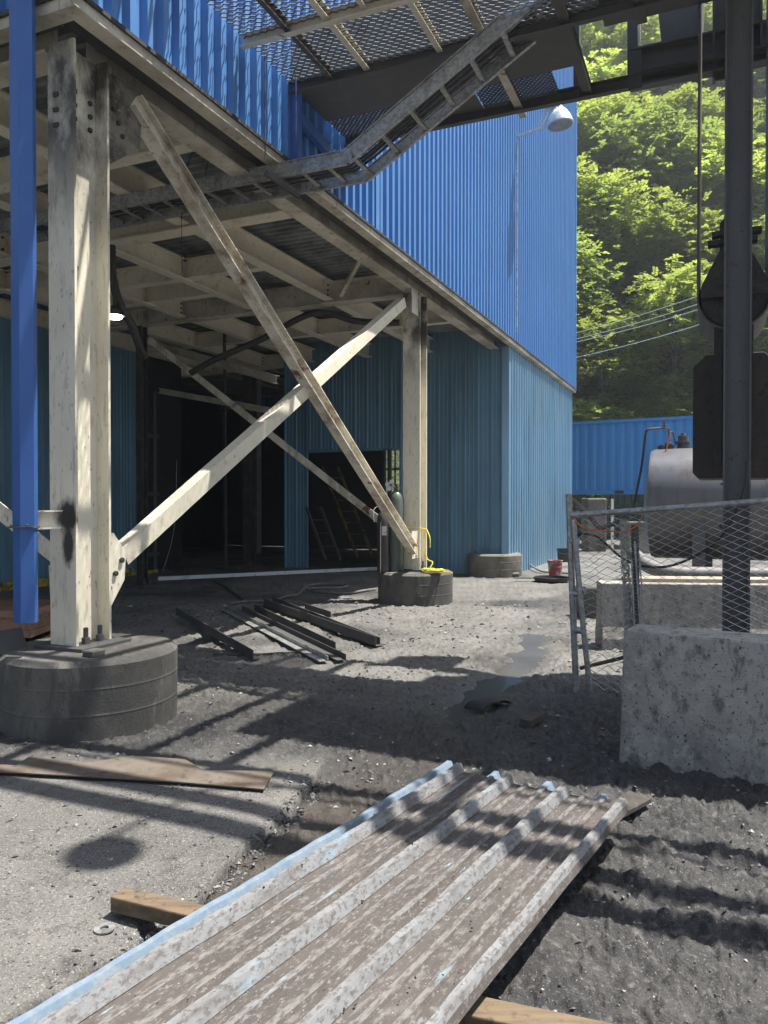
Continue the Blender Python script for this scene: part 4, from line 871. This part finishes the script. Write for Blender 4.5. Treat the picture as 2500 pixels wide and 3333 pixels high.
# hoses draped over the fence
mb = MB(); mb.tube(bez([fpt(1862, 1625, -.05), fpt(1905, 1665, -.05), fpt(1945, 1712, -.05), fpt(1965, 1716, -.05), fpt(2010, 1700, -.05), fpt(2052, 1682, -.05)]), .020, 10); tag(mb.build('thick_hose', M['hose'], smooth=True), 'thick dusty hose sagging behind the corner of the fence top rail', 'hose')
mb = MB(); mb.tube(bez([fpt(1850, 1757, -.04), fpt(1856, 1752, -.04), fpt(1900, 1737, -.04), fpt(1950, 1752, -.04), fpt(2020, 1812, -.04), fpt(2090, 1842, -.04), fpt(2180, 1842, -.04), fpt(2280, 1800, -.04), fpt(2360, 1730, -.04), fpt(2420, 1600, -.04), fpt(2432, 1500, -.04)]), .010, 8); tag(mb.build('black_cable', M['black'], smooth=True), 'long black cable looping across the chain link fence', 'cable')
mb = MB(); mb.tube(bez([fpt(1868, 1682, .03), fpt(1885, 1708, .03), fpt(1915, 1722, .03), fpt(1960, 1728, .03), fpt(2040, 1728, .03), fpt(2085, 1700, .03)]), .006, 6); tag(mb.build('orange_rope', M['orange'], smooth=True), 'thin orange cord tied along the chain link fence below its top rail', 'rope')

# ------------------------------------------------------------------ things by the columns
def cylinder(p, h, r, m, label, gauge=False):
    t = thing('gas_cylinder', label, 'gas cylinder', p, 'gas cylinders by the second column')
    mb = MB(); mb.lathe(p, Z, [(r * .93, 0), (r, .02), (r, h - .16), (r * .97, h - .12), (r * .82, h - .06), (r * .5, h - .015), (r * .33, h)], 32); mb.build('body', M[m], t, smooth=True)
    mb = MB(); mb.lathe(p + Z * h, Z, [(.028, -.01), (.03, .04), (.014, .045), (.014, .09), (.03, .092), (.03, .11), (.01, .112)], 12); mb.tube([p + Z * (h + .06) - N * .04, p + Z * (h + .06) + N * .04], .011, 8); mb.build('valve', M['darksteel'], t, smooth=True)
    if gauge:
        mb = MB()
        for dx, dz in ((-.12, .10), (-.05, .14), (-.09, .03)): mb.lathe(p + Z * (h + dz) + N * dx - U * .06, -U, [(.034, 0), (.036, .025), (.005, .027)], 16)
        mb.tube([p + Z * (h + .06), p + Z * (h + .07) - N * .14], .012, 8); mb.build('pressure_gauge', M['lampwhite'], t, smooth=True)
    return t
pz = .505
c_a = OS(1290, 1865, 7.25); cylinder(Vector((c_a.x, c_a.y, pz)), 1.28, .118, 'greencyl', 'tall dull green gas cylinder with gauges chained to the second cream column', True)
c_b = OS(1252, 1868, 7.12); cc = cylinder(Vector((c_b.x - .02, c_b.y, pz)), .96, .10, 'darkcyl', 'shorter dark gas cylinder with a worn white label, left of the green one')
mb = MB(); a = D(1251, 1728, c_b.y - .105); mb.box(a, Vector((1, 0, 0)), Vector((0, 1, 0)), Z, .075, .006, .14); mb.build('paper_label', M['label'], cc)
mb = MB(); mb.tube(bez([D(1218, 1700, 11.8), D(1216, 1662, 11.9), D(1232, 1648, 12), D(1250, 1660, 12)]), .006, 6); mb.tube([D(1239, 1700, 11.8), D(1238, 1865, 11.6)], .008, 6); tag(mb.build('welding_hose', M['hose'], smooth=True), 'thin hose looped over the shorter dark gas cylinder', 'hose')
# yellow rope
mb = MB(); k2 = -.10
pts = [OS(1240, 1712, 7.1), OS(1300, 1714, 7.2), OS(1345, 1716, 7.36), OS(1388, 1722, 7.38)]
mb.tube(bez(pts), .009, 6)
mb.tube(bez([OS(1388, 1722, 7.36), OS(1399, 1750, 7.3), OS(1400, 1782, 7.3)]), .010, 6)
mb.tube(bez([OS(1388, 1722, 7.36), OS(1386, 1780, 7.33), OS(1390, 1818, 7.3), OS(1408, 1830, 7.25), OS(1400, 1848, 7.2)]), .009, 6)
cen = Vector(OS(1410, 1868, 7.2)); cen.z = pz + .02
rs = random.Random(4); pts = []
for i in range(70):
    a = i * .9; rr = .05 + .10 * rs.random(); pts.append(cen + U * (rr * .7 * math.sin(a)) + N * (rr * 1.35 * math.cos(a) + .02 * math.sin(i * .2)) + Z * (.008 + .035 * rs.random()))
mb.tube(bez(pts, 4), .009, 6); mb.tube(bez([cen, cen + N * .2 + Z * .0, cen + N * .32 - U * .02]), .009, 6)
tag(mb.build('yellow_rope', M['rope'], smooth=True), 'bright yellow rope tied round the second column and heaped on its footing', 'rope')

# buckets, pan, pipes on the ground
def bucket(p, r, h, m, label, handle=True):
    t = thing('bucket', label, 'bucket', p, 'buckets by the light blue wall'); mb = MB()
    mb.lathe(p, Z, [(r * .80, 0), (r * .82, .01), (r * .98, h * .82), (r * 1.06, h * .83), (r * 1.06, h * .87), (r, h * .88), (r * 1.02, h * .96), (r * 1.07, h), (r * .9, h), (r * .86, h - .02), (.01, h - .03)], 32); mb.build('pail', M[m], t, smooth=True)
    mb = MB(); mb.tube([p + Vector((r * 1.05 * math.cos(a), -.02 - .0 * a, h * .9 - .10 * math.sin(a))) + Vector((0, -r * .9 * math.sin(a), 0)) for a in np.linspace(0, math.pi, 12)], .003, 6); mb.build('handle', M['galv'], t); return t
b_ = G(1812, 1882); bucket(Vector((b_.x, b_.y + .15, gz(b_.x, b_.y))), .155, .38, 'red', 'faded red and white plastic bucket by the light blue wall')
b_ = G(1838, 1832); bucket(Vector((b_.x, b_.y + .15, gz(b_.x, b_.y))), .17, .36, 'black', 'black bucket standing behind the red one at the light blue wall')
a = G(1796, 1893); pan = thing('round_pan', 'shallow round black pan with a straight handle lying on the ground', 'pan', (a.x, a.y, gz(a.x, a.y) + .01))
pc_ = Vector((a.x, a.y, gz(a.x, a.y) + .01)); mb = MB(); mb.lathe(pc_, Z, [(.33, 0), (.35, .02), (.36, .075), (.345, .075), (.335, .02), (.01, .012)], 40); mb.build('pan_body', M['black'], pan, smooth=True)
mb = MB(); mb.box(pc_ + Vector((-.55, .05, .05)), Vector((1, -.05, 0)).normalized(), Vector((.05, 1, 0)).normalized(), Z, .42, .10, .02); mb.build('handle', M['darksteel'], pan, bevel=.004)
mb = MB(); a = G(1648, 1877); b = G(1690, 1878); mb.tube([a + Z * .05, b + Z * .05], .045, 14); mb.tube([a + Z * .05, a + (a - b) * .02 + Z * .05], .055, 14); tag(mb.build('pipe_stub', M['hose'], smooth=True), 'short grey pipe stub lying beside the corner footing', 'pipe')
mb = MB(); mb.tube(bez([G(1700, 1810, .25), G(1722, 1835, .12), G(1760, 1858, .05), G(1800, 1862, .04), G(1850, 1866, .04)]), .022, 8); tag(mb.build('floor_hose', M['hose'], smooth=True), 'dusty hose running from the light blue wall past the red bucket', 'hose')

# steel angles on the ground
ANG = [((572, 2014), (823, 2151), .10, 1, 'single dark steel angle lying apart, left of the pile of angles'),
       ((741, 1990), (1069, 2159), .05, -1, 'pale flat steel angle at the left edge of the pile'),
       ((789, 1993), (1127, 2157), .06, -1, 'dark narrow steel angle just right of the pale flat one'),
       ((828, 1993), (1091, 2129), .10, 1, 'tall dark steel angle in the middle of the pile'),
       ((857, 1978), (1223, 2109), .11, 1, 'long dark steel angle at the right side of the pile'),
       ((886, 1969), (1236, 2104), .09, 1, 'thin dark steel angle leaning behind the long right one'),
       ((992, 1990), (1076, 2021), .08, 1, 'shortest steel angle behind the pile')]
for (a, b, h, sg, lab) in ANG:
    pa = G(*a); pb = G(*b); pa.z = gz(pa.x, pa.y) + .022; pb.z = gz(pb.x, pb.y) + .022; mb = MB()
    w2 = .075 if h > .07 else .10
    mb.beam(pb, pa, [(0, 0), (w2, 0), (w2, .008), (.008, .008), (.008, h), (0, h)] if sg > 0 else [(0, 0), (-w2, 0), (-w2, .008), (-.008, .008), (-.008, h), (0, h)])
    dv = (pb - pa); ln = dv.length; dn = dv.normalized(); sd = dn.cross(Z)
    for i in range(1, int(ln / .6) + 1): mb.lathe(pa + dn * (i * .6) + Z * h * .55 + sd * .001, sd, [(.009, -.006), (.009, .010)], 8)
    tag(mb.build('steel_angle', M['darksteel'] if h > .055 else M['galv']), lab, 'steel angle', 'steel angles dropped on the yard')
cr = lambda x, y: (500 + x / 2.074, 1800 + y / 2.074)
def gp(x, y, z=.03): p = G(*cr(x, y)); p.z = gz(p.x, p.y) + z; return p
mb = MB(); mb.tube(bez([gp(520, 358), gp(620, 342), gp(720, 345), gp(800, 338), gp(900, 312), gp(970, 295), (gp(1010, 262)), gp(1060, 232), gp(1150, 222), gp(1240, 228), gp(1310, 240), gp(1250, 248), gp(1100, 252), gp(1040, 262), gp(1080, 278), gp(1200, 284), gp(1320, 280), gp(1420, 268), gp(1500, 254)]), .022, 8)
tag(mb.build('air_hose', M['hose'], smooth=True), 'thick grey air hose snaking between the steel angles and the second footing', 'hose')
mb = MB(); mb.tube([gp(395, 195), gp(480, 240), gp(600, 330)], .02, 8); tag(mb.build('dark_rod', M['black']), 'dark rod lying in the shade in front of the doorway', 'rod')
mb = MB(); mb.tube([gp(400, 690, .015), gp(700, 686, .015), gp(1010, 676, .02)], .012, 6); tag(mb.build('thin_bar', M['darksteel']), 'thin rusty bar lying on the gravel between the angles', 'bar')
mb = MB(); a = G(514, 1893); b = G(1236, 1858); mb.beam(Vector((a.x, a.y, .06)), Vector((b.x, b.y, .06)), rprof(.10, .075)); tag(mb.build('white_beam', M['white'], bevel=.004), 'long white steel beam lying across the dark doorway', 'beam')
# clutter inside: ladder, leaning pipes
def ladder(p0, p1, w_, m, label, group='ladders inside the dark doorway'):
    t = thing('ladder', label, 'ladder', p0, group); d_ = (p1 - p0); sd = Vector((1, 0, 0))
    for q in (-.5, .5): mb = MB(); mb.beam(p0 + sd * w_ * q, p1 + sd * w_ * q, rprof(.03, .07)); mb.build('side_rail', M[m], t)
    n = int(d_.length / .3)
    for i in range(1, n): mb = MB(); c_ = p0 + d_ * (i / n); mb.tube([c_ - sd * w_ / 2, c_ + sd * w_ / 2], .014, 6); mb.build('rung', M[m], t)
M['dimyellow'] = mat('dark_patched_yellow_paint', (.16, .12, .02), [(6, (.03, .028, .02), .42, .6, 7, I1)], .7)  # darker yellow with near-black patches
ladder(D(1190, 1815, 18.4), D(1075, 1520, 19.2), .38, 'dimyellow', 'yellow ladder leaning inside the lower opening')
ladder(D(1085, 1822, 18.2), D(1020, 1650, 18.6), .35, 'darksteel', 'short grey ladder leaning in the lower opening, left of the yellow one')
mb = MB(); mb.beam(D(735, 1850, 16.5), D(730, 1020, 16.5), rprof(.04, .05), up=N); tag(mb.build('hanging_pipe', M['soot']), 'thin upright pipe in the dark doorway', 'pipe')
mb = MB(); mb.beam(D(832, 1800, 16.8), D(832, 1220, 16.8), iprof(.18, .18), up=N); tag(mb.build('inner_post', M['soot']), 'dark steel post standing inside the dark doorway', 'post')
for i_, x in enumerate((1252, 1268)):
    mb = MB(); mb.tube([D(x, 1850, 17.5), D(x, 1462, 17.5)], .05 if i_ else .035, 8); tag(mb.build('pipe_riser', M['soot']), ['thin dark riser pipe in the lower opening beside the second column', 'thicker dark riser pipe in the lower opening beside the second column'][i_], 'pipe')
# dark ducts under the deck
mb = MB(); mb.tube(bez([D(620, 1215, 13.5), D(700, 1170, 13.4), D(850, 1105, 13.2), D(920, 1065, 13.1), D(1010, 1022, 13), D(1080, 1022, 13), D(1160, 1045, 13), D(1300, 1050, 13)]), .055, 12); tag(mb.build('sagging_duct', M['black'], smooth=True), 'thick dark duct sagging below the cream floor beams', 'duct')
mb = MB(); mb.tube(bez([D(362, 800, 9.8), D(366, 900, 9.8), D(390, 990, 9.9), D(430, 1060, 10.2), D(455, 1130, 10.5), D(470, 1160, 10.8)]), .055, 10); tag(mb.build('drain_pipe', M['black'], smooth=True), 'black bent pipe running down beside the nearest column', 'pipe')
for (x, y0, y1, d_, lab) in ((590, 680, 890, 8.7, 'thin cord hanging straight from the cable tray in front of the floor beams'),):
    mb = MB(); mb.tube([D(x, y0, d_), D(x + 3, y1, d_)], .004, 5); tag(mb.build('hanging_rope', M['black']), lab, 'rope')
mb = MB(); mb.tube(bez([D(655, 425, 8.4), D(632, 480, 8.2), D(605, 558, 8.0)]), .006, 5); mb.tube(bez([D(688, 440, 8.4), D(682, 500, 8.2), D(668, 570, 8.0)]), .006, 5); tag(mb.build('hanging_wires', M['black']), 'pair of dark wires drooping from the edge girder to the cable tray', 'wires')
mb = MB(); mb.tube(bez([D(575, 1500, 9), D(572, 1660, 9), D(560, 1760, 9), D(530, 1860, 9)]), .003, 5); tag(mb.build('dangling_wire', M['hose']), 'fine wire dangling in front of the dark doorway', 'wire')

# brown crates at left
def crate(c, sx, sy, z0, h, label):
    t = thing('brown_crate', label, 'crate', (c[0], c[1], z0), 'brown crates stacked behind the big footing'); X = Vector((1, 0, 0)); Y = Vector((0, 1, 0))
    mb = MB(); mb.box(Vector((c[0], c[1], z0 + h / 2)), X, Y, Z, sx - .06, sy - .06, h - .02); mb.build('body', M['brown'], t, bevel=.004)
    mb = MB()
    for z_ in (z0 + .04, z0 + h - .04): mb.box(Vector((c[0], c[1], z_)), X, Y, Z, sx, sy, .06)
    mb.build('rim', M['brown'], t, bevel=.006)
a = D(95, 2150, 6.9)
crate((a.x - .5, 7.3), 1.0, .8, .02, .32, 'brown crate on the ground behind the big footing, lower of two')
crate((a.x - .48, 7.3), 1.0, .8, .37, .26, 'brown crate resting on another at the left edge, upper of two')

# ------------------------------------------------------------------ foreground: sheets on timbers
pa_ = R(32.7); pdv = Vector((math.sin(pa_), math.cos(pa_), 0)); pac = Vector((math.cos(pa_), -math.sin(pa_), 0)); ZS = .135
FL = G(1478, 2500, ZS)
def sheet(name, off, ahead, zoff, length, m, ribm, label, width=.93, flip=1, tilt=0.0):
    o0 = FL + pac * off + pdv * ahead; o0.z = ZS + zoff
    pr = rpanel(width, .292, .042, .011); pr = [(a, b) for a, b in pr if a <= width - .02] ; pr = [(a * 1.0, b) for a, b in pr]
    pr += [(width - .0, 0.0)] if pr[-1][0] < width - .01 else []
    t = thing(name, label, 'metal sheet', (o0.x, o0.y, o0.z), 'stacked metal roofing sheets')
    def grid(prr, mname, mm, dz=0.0):
        mb = MB(); nseg = 90; n = len(prr); th = .0012; vs = []
        rs = np.random.RandomState(11)
        for i in range(nseg + 1):
            h = -length * i / nseg
            for a, b in prr:
                wob = .004 * math.sin(h * 2.1 + a * 3) + .002 * math.sin(h * 9 + a * 17) + (.0018 * math.sin(h * 31 + a * 40) if b > .02 else 0)
                edge = (.012 * math.sin(a * 11) if i == 0 else 0)
                vs.append(o0 + pac * a + pdv * (h + edge) + Z * (b + wob + dz + tilt * h))
        top = len(vs); vs += [v - Z * th for v in vs]
        fs = [(i * n + j, (i + 1) * n + j, (i + 1) * n + j + 1, i * n + j + 1) for i in range(nseg) for j in range(n - 1)]
        fs += [(top + i * n + j, top + i * n + j + 1, top + (i + 1) * n + j + 1, top + (i + 1) * n + j) for i in range(nseg) for j in range(n - 1)]
        fs += [(j, j + 1, top + j + 1, top + j) for j in range(n - 1)]
        fs += [(i * n, top + i * n, top + (i + 1) * n, (i + 1) * n) for i in range(nseg)] + [(i * n + n - 1, (i + 1) * n + n - 1, top + (i + 1) * n + n - 1, top + i * n + n - 1) for i in range(nseg)]
        mb.add(vs, fs); return mb.build(mname, mm, t)
    grid(pr, 'sheet_body', m)
    # worn rib caps; top sheet's strip also paints the sunlit right flank pale
    x = 0
    while x < width:
        for xm in (.122, .216):
            if x + xm + .03 < width: grid([(x + xm + .003, .0092), (x + xm + .005, .0118), (x + xm + .023, .0118), (x + xm + .025, .0092)], 'minor_rib', M['minor_worn'], .0005)
        grid([(x + .0, .0008), (x + .008, .003), (x + .026, .0432), (x + .052, .0432), (x + .071, .0032), (x + .105, .001)] if off < 0 else [(x + .018, .0252), (x + .026, .0432), (x + .052, .0432), (x + .071, .0032)], 'rib', ribm, .0006); x += .292
    return t
sheet('roofing_sheet', -.095, .045, -.030, 4.6, M['dust_sheet'], M['sheet_blue'], 'pale blue ribbed metal sheet at the bottom of the stack, its left edge showing', .95)
sheet('roofing_sheet', .035, -.09, .020, 4.6, M['dust_sheet'], M['rib_worn_lit'], 'ribbed metal sheet covered in brown dust on top of the foreground stack', .95)
def timber(p0, p1, w_, h, label, m='timber'):
    mb = MB(); mb.beam(p0, p1, rprof(w_, h)); o = mb.build('timber_block', M[m], bevel=.006); return tag(o, label, 'timber', 'timbers under the metal sheets')
a = G(380, 2955); b = G(700, 2990)
d_ = Vector((.928, -.373, 0)).normalized(); a0 = Vector((-1.03, 2.955, .066)); timber(a0, a0 + d_ * .92, .085, .060, 'ochre weathered timber block poking out on the left of the metal sheets')
a = G(1500, 3262); d_ = Vector((.947, -.32, 0)).normalized(); a0 = Vector((.243, 2.34, .055)) - d_ * .75 - Vector((.32, .947, 0)) * .05; timber(a0, a0 + d_ * 1.5, .10, .09, 'weathered timber block sticking out at the bottom right of the metal sheets')
a0 = FL - pdv * .5; timber(Vector((a0.x, a0.y, .05)) + pac * .1, Vector((a0.x, a0.y, .05)) + pac * .85, .10, .09, 'timber block hidden under the far end of the metal sheets', 'timber_dark')
# mud crumbs on the top sheet
rs = np.random.RandomState(8); mb = MB()
for i in range(260):
    a = rs.rand() * .9; l_ = -.15 - 3.2 * rs.rand(); r = .0015 + .006 * rs.rand() ** 4; o = FL + pac * (.035 + a) + pdv * l_; rib_ = ((a % .292) < .072)
    o.z = ZS + .020 + (.044 if rib_ else .006) + r * .3
    mb.add([o + Vector((rs.randn(), rs.randn(), rs.randn() * .6)).normalized() * r for _ in range(6)], [(0, 1, 2), (0, 2, 3), (0, 3, 4), (0, 4, 1), (5, 2, 1), (5, 3, 2), (5, 4, 3), (5, 1, 4)])
tag(mb.build('mud_crumbs', M['soot']), 'small dry mud crumbs scattered on the top metal sheet', 'mud crumbs', kind='stuff')
# flat boards lying on the mud
def plate(pts, z, th, name, m, label, cat):
    g = [G(x, y) for x, y in pts]; n = len(g); mb = MB()
    if sum((g[i].x * g[(i + 1) % n].y - g[(i + 1) % n].x * g[i].y) for i in range(n)) < 0: g = g[::-1]
    mb.add([Vector((p.x, p.y, z)) for p in g] + [Vector((p.x, p.y, z + th)) for p in g], [tuple(range(n))[::-1], tuple(range(n, 2 * n))] + [(i, (i + 1) % n, (i + 1) % n + n, i + n) for i in range(n)])
    return tag(mb.build(name, M[m]), label, cat)
cf = lambda x, y: (x / 1.327, 2100 + y / 1.327)
plate([cf(*p) for p in ((-400, 560), (0, 545), (70, 550), (130, 508), (215, 522), (400, 535), (560, 508), (700, 515), (800, 522), (880, 572), (1185, 575), (1140, 655), (760, 622), (400, 600), (0, 578), (-400, 590))], .036, .007, 'steel_plate', 'plate', 'ragged brown steel plate lying flat on the ground left of the sheets', 'plate')
c6 = lambda x, y: (1250 + x / 1.327, 2100 + y / 1.327)
plate([c6(*p) for p in ((900, 770), (1060, 668), (1155, 705), (995, 792))], .03, .02, 'wooden_board', 'timber_dark', 'dark muddy board on the ground by the far right corner of the sheets', 'board')
mb = MB(); a = G(1710, 2370); b = G(1762, 2345); mb.beam(Vector((a.x, a.y, .035)), Vector((b.x, b.y, .045)), rprof(.09, .05)); tag(mb.build('wood_offcut', M['timber_dark'], bevel=.005), 'small dark wood offcut lying in the mud near the barrier', 'offcut')
# curled scrap of rubber
mb = MB(); a = G(1570, 2315); b = G(1665, 2295); dv = (b - a); prf = [(dv.length * t, .05 * math.sin(t * 3.1) + .01 * math.sin(t * 9)) for t in np.linspace(0, 1, 14)]
dn = dv.normalized(); mb.sheet(Vector((a.x, a.y, .01)), dn, Z, Vector((-dn.y, dn.x, 0)), prf, .22, 4, lambda t: Vector((0, 0, -.03 * t))); 
so_ = mb.build('scrap_sheet', M['black'], smooth=True); sm = so_.modifiers.new('thick', 'SOLIDIFY'); sm.thickness = .006; tag(so_, 'curled scrap of black rubber at the edge of the puddle', 'scrap')
# washer
mb = MB(); a = G(340, 3037); c_ = Vector((a.x, a.y, gz(a.x, a.y) + .004)); seg = 32
vs = []
for r_, z_ in ((.016, 0), (.038, 0), (.038, .005), (.016, .005)): vs += [c_ + Vector((r_ * math.cos(2 * math.pi * j / seg), r_ * math.sin(2 * math.pi * j / seg), z_)) for j in range(seg)]
mb.add(vs, [(i * seg + j, i * seg + (j + 1) % seg, ((i + 1) % 4) * seg + (j + 1) % seg, ((i + 1) % 4) * seg + j) for i in range(4) for j in range(seg)]); tag(mb.build('washer', M['galv'], smooth=False), 'flat round steel washer lying on the concrete slab', 'washer')
# pipe scraps near pad 1
mb = MB(); a = L(-.05, -.62, .53); mb.box(a + Z * .06, U, (N + Z * .4).normalized(), (Z - N * .4).normalized(), .30, .02, .18); tag(mb.build('tilted_scrap', M['darksteel']), 'tilted scrap of dark plate leaning on the big footing', 'scrap')
mb = MB(); a = L(.05, .10, .54); mb.box(a + Z * .012, U, N, Z, .12, .10, .05); tag(mb.build('concrete_lump', M['concrete_dark'], bevel=.012), 'small lump of concrete on the big footing below the column base plate', 'lump')

# ------------------------------------------------------------------ hillside and trees
def hill_z(x, y):
    d = y + .12 * x; return np.clip((d - 33), 0, None) * 1.12 + np.clip(d - 40, 0, 30) * .25
hx = np.linspace(-60, 110, 110); hy = np.linspace(33, 100, 80); X, Y = np.meshgrid(hx, hy)
Zh = hill_z(X, Y) + (fbm(X * .15, Y * .15, 5, 7) - .5) * 4 * smooth(33, 40, Y) - .3
mb = MB(); nn2 = len(hx); mb.add(np.stack([X, Y, Zh], -1).reshape(-1, 3).tolist(), [(i * nn2 + j, i * nn2 + j + 1, (i + 1) * nn2 + j + 1, (i + 1) * nn2 + j) for i in range(len(hy) - 1) for j in range(nn2 - 1)])
tag(mb.build('hillside', M['hill'], smooth=True, org=(0, 0, 0)), kind='structure')

def leaf_mesh(name, R_, Hc, nclump, nleaf, seed, ls=.17):
    rs = np.random.RandomState(seed); V = []; n_tot = 0
    # clump centres on a lumpy crown
    cl = []
    for i in range(nclump):
        u, v = rs.rand(), rs.rand(); th = 2 * math.pi * u; ph = math.acos(1 - 1.75 * v); rr = (.55 + .45 * rs.rand() ** .5)
        lump = 1 + .28 * math.sin(3 * th + seed) * math.sin(2 * ph + seed)
        cl.append((R_ * rr * lump * math.sin(ph) * math.cos(th), R_ * rr * lump * math.sin(ph) * math.sin(th), Hc * .5 + Hc * .5 * rr * lump * math.cos(ph)))
    cl = np.array(cl); out = []
    for c in cl:
        k = nleaf; rad = rs.uniform(.45, .95) * R_ * .26
        # sprays: twigs radiating outwards with leaflets either side
        nsp = max(2, k // 9)
        for s_ in range(nsp):
            az = rs.rand() * 2 * math.pi; el = rs.uniform(-.5, .7); d = np.array([math.cos(az) * math.cos(el), math.sin(az) * math.cos(el), math.sin(el)])
            o = c + rs.randn(3) * rad * .35; side = np.cross(d, [0, 0, 1]); side /= np.linalg.norm(side) + 1e-6; up = np.cross(side, d)
            lenS = rs.uniform(.35, .75) * (ls / .17)
            for j in range(9):
                t = (j + 1) / 9; sg = 1 if j % 2 else -1; droop = -.28 * t * t * lenS
                p = o + d * lenS * t + np.array([0, 0, droop]); q = side * sg * .75 + d * .55 + up * rs.uniform(-.35, .25); q /= np.linalg.norm(q)
                wv = np.cross(q, up); wv /= np.linalg.norm(wv) + 1e-6; l_ = ls * rs.uniform(.7, 1.25); w_ = l_ * .36
                out.append((p, p + q * l_ * .5 + wv * w_, p + q * l_ - up * .02, p + q * l_ * .5 - wv * w_))
    A = np.array(out).reshape(-1, 3); nf = len(out)
    me = bpy.data.meshes.new(name); me.from_pydata(A.tolist(), [], np.arange(nf * 4).reshape(-1, 4).tolist()); me.update(); return me
def trunk_mesh(R_, Hc, th, seed):
    rs = random.Random(seed); mb = MB(); top = Vector((rs.uniform(-.3, .3), rs.uniform(-.3, .3), Hc * .75))
    mb.tube([Vector((0, 0, -th)), Vector((.1, 0, -th * .4)), Vector((0, .1, 0)), top], [.20, .15, .12, .03], 8)
    for i in range(7):
        a = rs.uniform(0, 6.3); z0 = rs.uniform(-.1 * th, Hc * .5); e = Vector((R_ * .75 * math.cos(a), R_ * .75 * math.sin(a), z0 + rs.uniform(.6, 1.8)))
        mb.tube([Vector((0, 0, z0)), e * .5 + Vector((0, 0, z0 * .5 + .1)), e], [.07, .045, .015], 6)
    me = bpy.data.meshes.new('trunk'); me.from_pydata([tuple(v) for v in mb.v], [], mb.f); me.update(); me.materials.append(M['bark']); return me
kinds = []
for i, (R_, Hc, nc, nl, ls, mm) in enumerate(((2.6, 4.6, 150, 72, .19, 'leaf'), (3.1, 4.2, 170, 72, .22, 'leaf'), (2.4, 5.2, 150, 72, .17, 'leaf2'), (2.9, 4.8, 160, 72, .2, 'leaf2'))):
    lm = leaf_mesh('crown', R_, Hc, nc, nl, 11 + i, ls); lm.materials.append(M[mm]); kinds.append((lm, trunk_mesh(R_, Hc, 3.0, i), 3.0))
sh = []
for i, (R_, Hc, nc, nl, ls, mm) in enumerate(((1.3, 1.7, 60, 54, .15, 'leaf'), (1.5, 1.5, 60, 54, .14, 'leaf2'))):
    lm = leaf_mesh('foliage', R_, Hc, nc, nl, 31 + i, ls); lm.materials.append(M[mm]); sh.append(lm)
TL = ['bright yellow-green leafy tree on the hillside', 'broad light green tree with drooping leaf sprays on the hillside', 'tall deep green tree on the wooded hillside', 'dense dark green tree on the wooded hillside']
rs = random.Random(5); cnt = 0
def put_tree(x, y, k, sc, rz, dz=0):
    z = float(hill_z(np.array([x]), np.array([y]))[0]); lm, tm, th = kinds[k]
    t = bpy.data.objects.new('hillside_tree', None); C.objects.link(t); t.location = (x, y, z + dz); t.rotation_euler = (0, 0, rz); t.scale = (sc, sc, sc)
    tag(t, TL[k], 'tree', 'trees covering the hillside')
    c = bpy.data.objects.new('crown', lm); C.objects.link(c); c.parent = t; c.location = (0, 0, th * .7)
    b = bpy.data.objects.new('trunk', tm); C.objects.link(b); b.parent = t; b.location = (0, 0, th * .7)
y = 38.0
while y < 84:
    step = 2.6 * (1 + (y - 38) / 60)
    x0 = .17 * y; x = x0 + rs.uniform(0, 2)
    while x < .66 * y + 2:
        put_tree(x + rs.uniform(-.8, .8), y + rs.uniform(-1.2, 1.2), rs.choice([0, 0, 1, 1, 2, 3]), rs.uniform(.8, 1.2) * (1 + (y - 38) / 140), rs.uniform(0, 6.3), rs.uniform(-1.2, .3)); cnt += 1
        x += step * rs.uniform(.95, 1.3)
    y += 2.6 * (1 + (y - 38) / 50)
for i in range(270):
    yy = 33.2 + 18 * rs.random() ** 1.3; xx = rs.uniform(.1, .62) * yy; z = float(hill_z(np.array([xx]), np.array([yy]))[0])
    j = rs.choice([0, 0, 1]); o = bpy.data.objects.new('hillside_shrub', sh[j]); C.objects.link(o); o.location = (xx, yy, z - .1); s_ = rs.uniform(.6, 1.2); o.scale = (s_, s_, s_); o.rotation_euler = (0, 0, rs.uniform(0, 6.3))
    tag(o, ['light green shrub on the bank above the container', 'dark green shrub on the bank above the container'][j], 'shrub', 'shrubs on the bank above the container')
# power lines
pw = thing('power_lines', 'pale overhead wires crossing in front of the wooded hill', 'power lines', D(1900, 1050, 30))
for (y0, y1) in ((1070, 946), (1090, 972), (1100, 990), (1150, 1040)):
    a = D(1700, y0 + (y0 - y1) * .45, 31); b = D(2600, y1 - (y0 - y1) * .85, 27); mb = MB()
    mb.tube([a.lerp(b, t) - Z * (.25 * math.sin(math.pi * t)) for t in np.linspace(0, 1, 14)], .009, 5); mb.build('wire', M['lampwhite'], pw)


hz = MB(); hz.box(Vector((0, 0, 54)), Vector((1, 0, 0)), Vector((0, 1, 0)), Z, 1900, 1900, 110)  # added haze volume, lifts dark tones like a veil of glare
hm = bpy.data.materials.new('veil_haze'); hm.use_nodes = True; hn = hm.node_tree; hn.nodes.remove(hn.nodes['Principled BSDF'])
pv = hn.nodes.new('ShaderNodeVolumePrincipled'); pv.inputs['Color'].default_value = (.86, .92, 1, 1); pv.inputs['Density'].default_value = .0013; pv.inputs['Anisotropy'].default_value = .45
hn.links.new(pv.outputs[0], hn.nodes['Material Output'].inputs['Volume'])
ho = hz.build('haze', hm); ho['label'] = 'thin added haze over the whole yard'; ho['category'] = 'haze'; ho['kind'] = 'stuff'
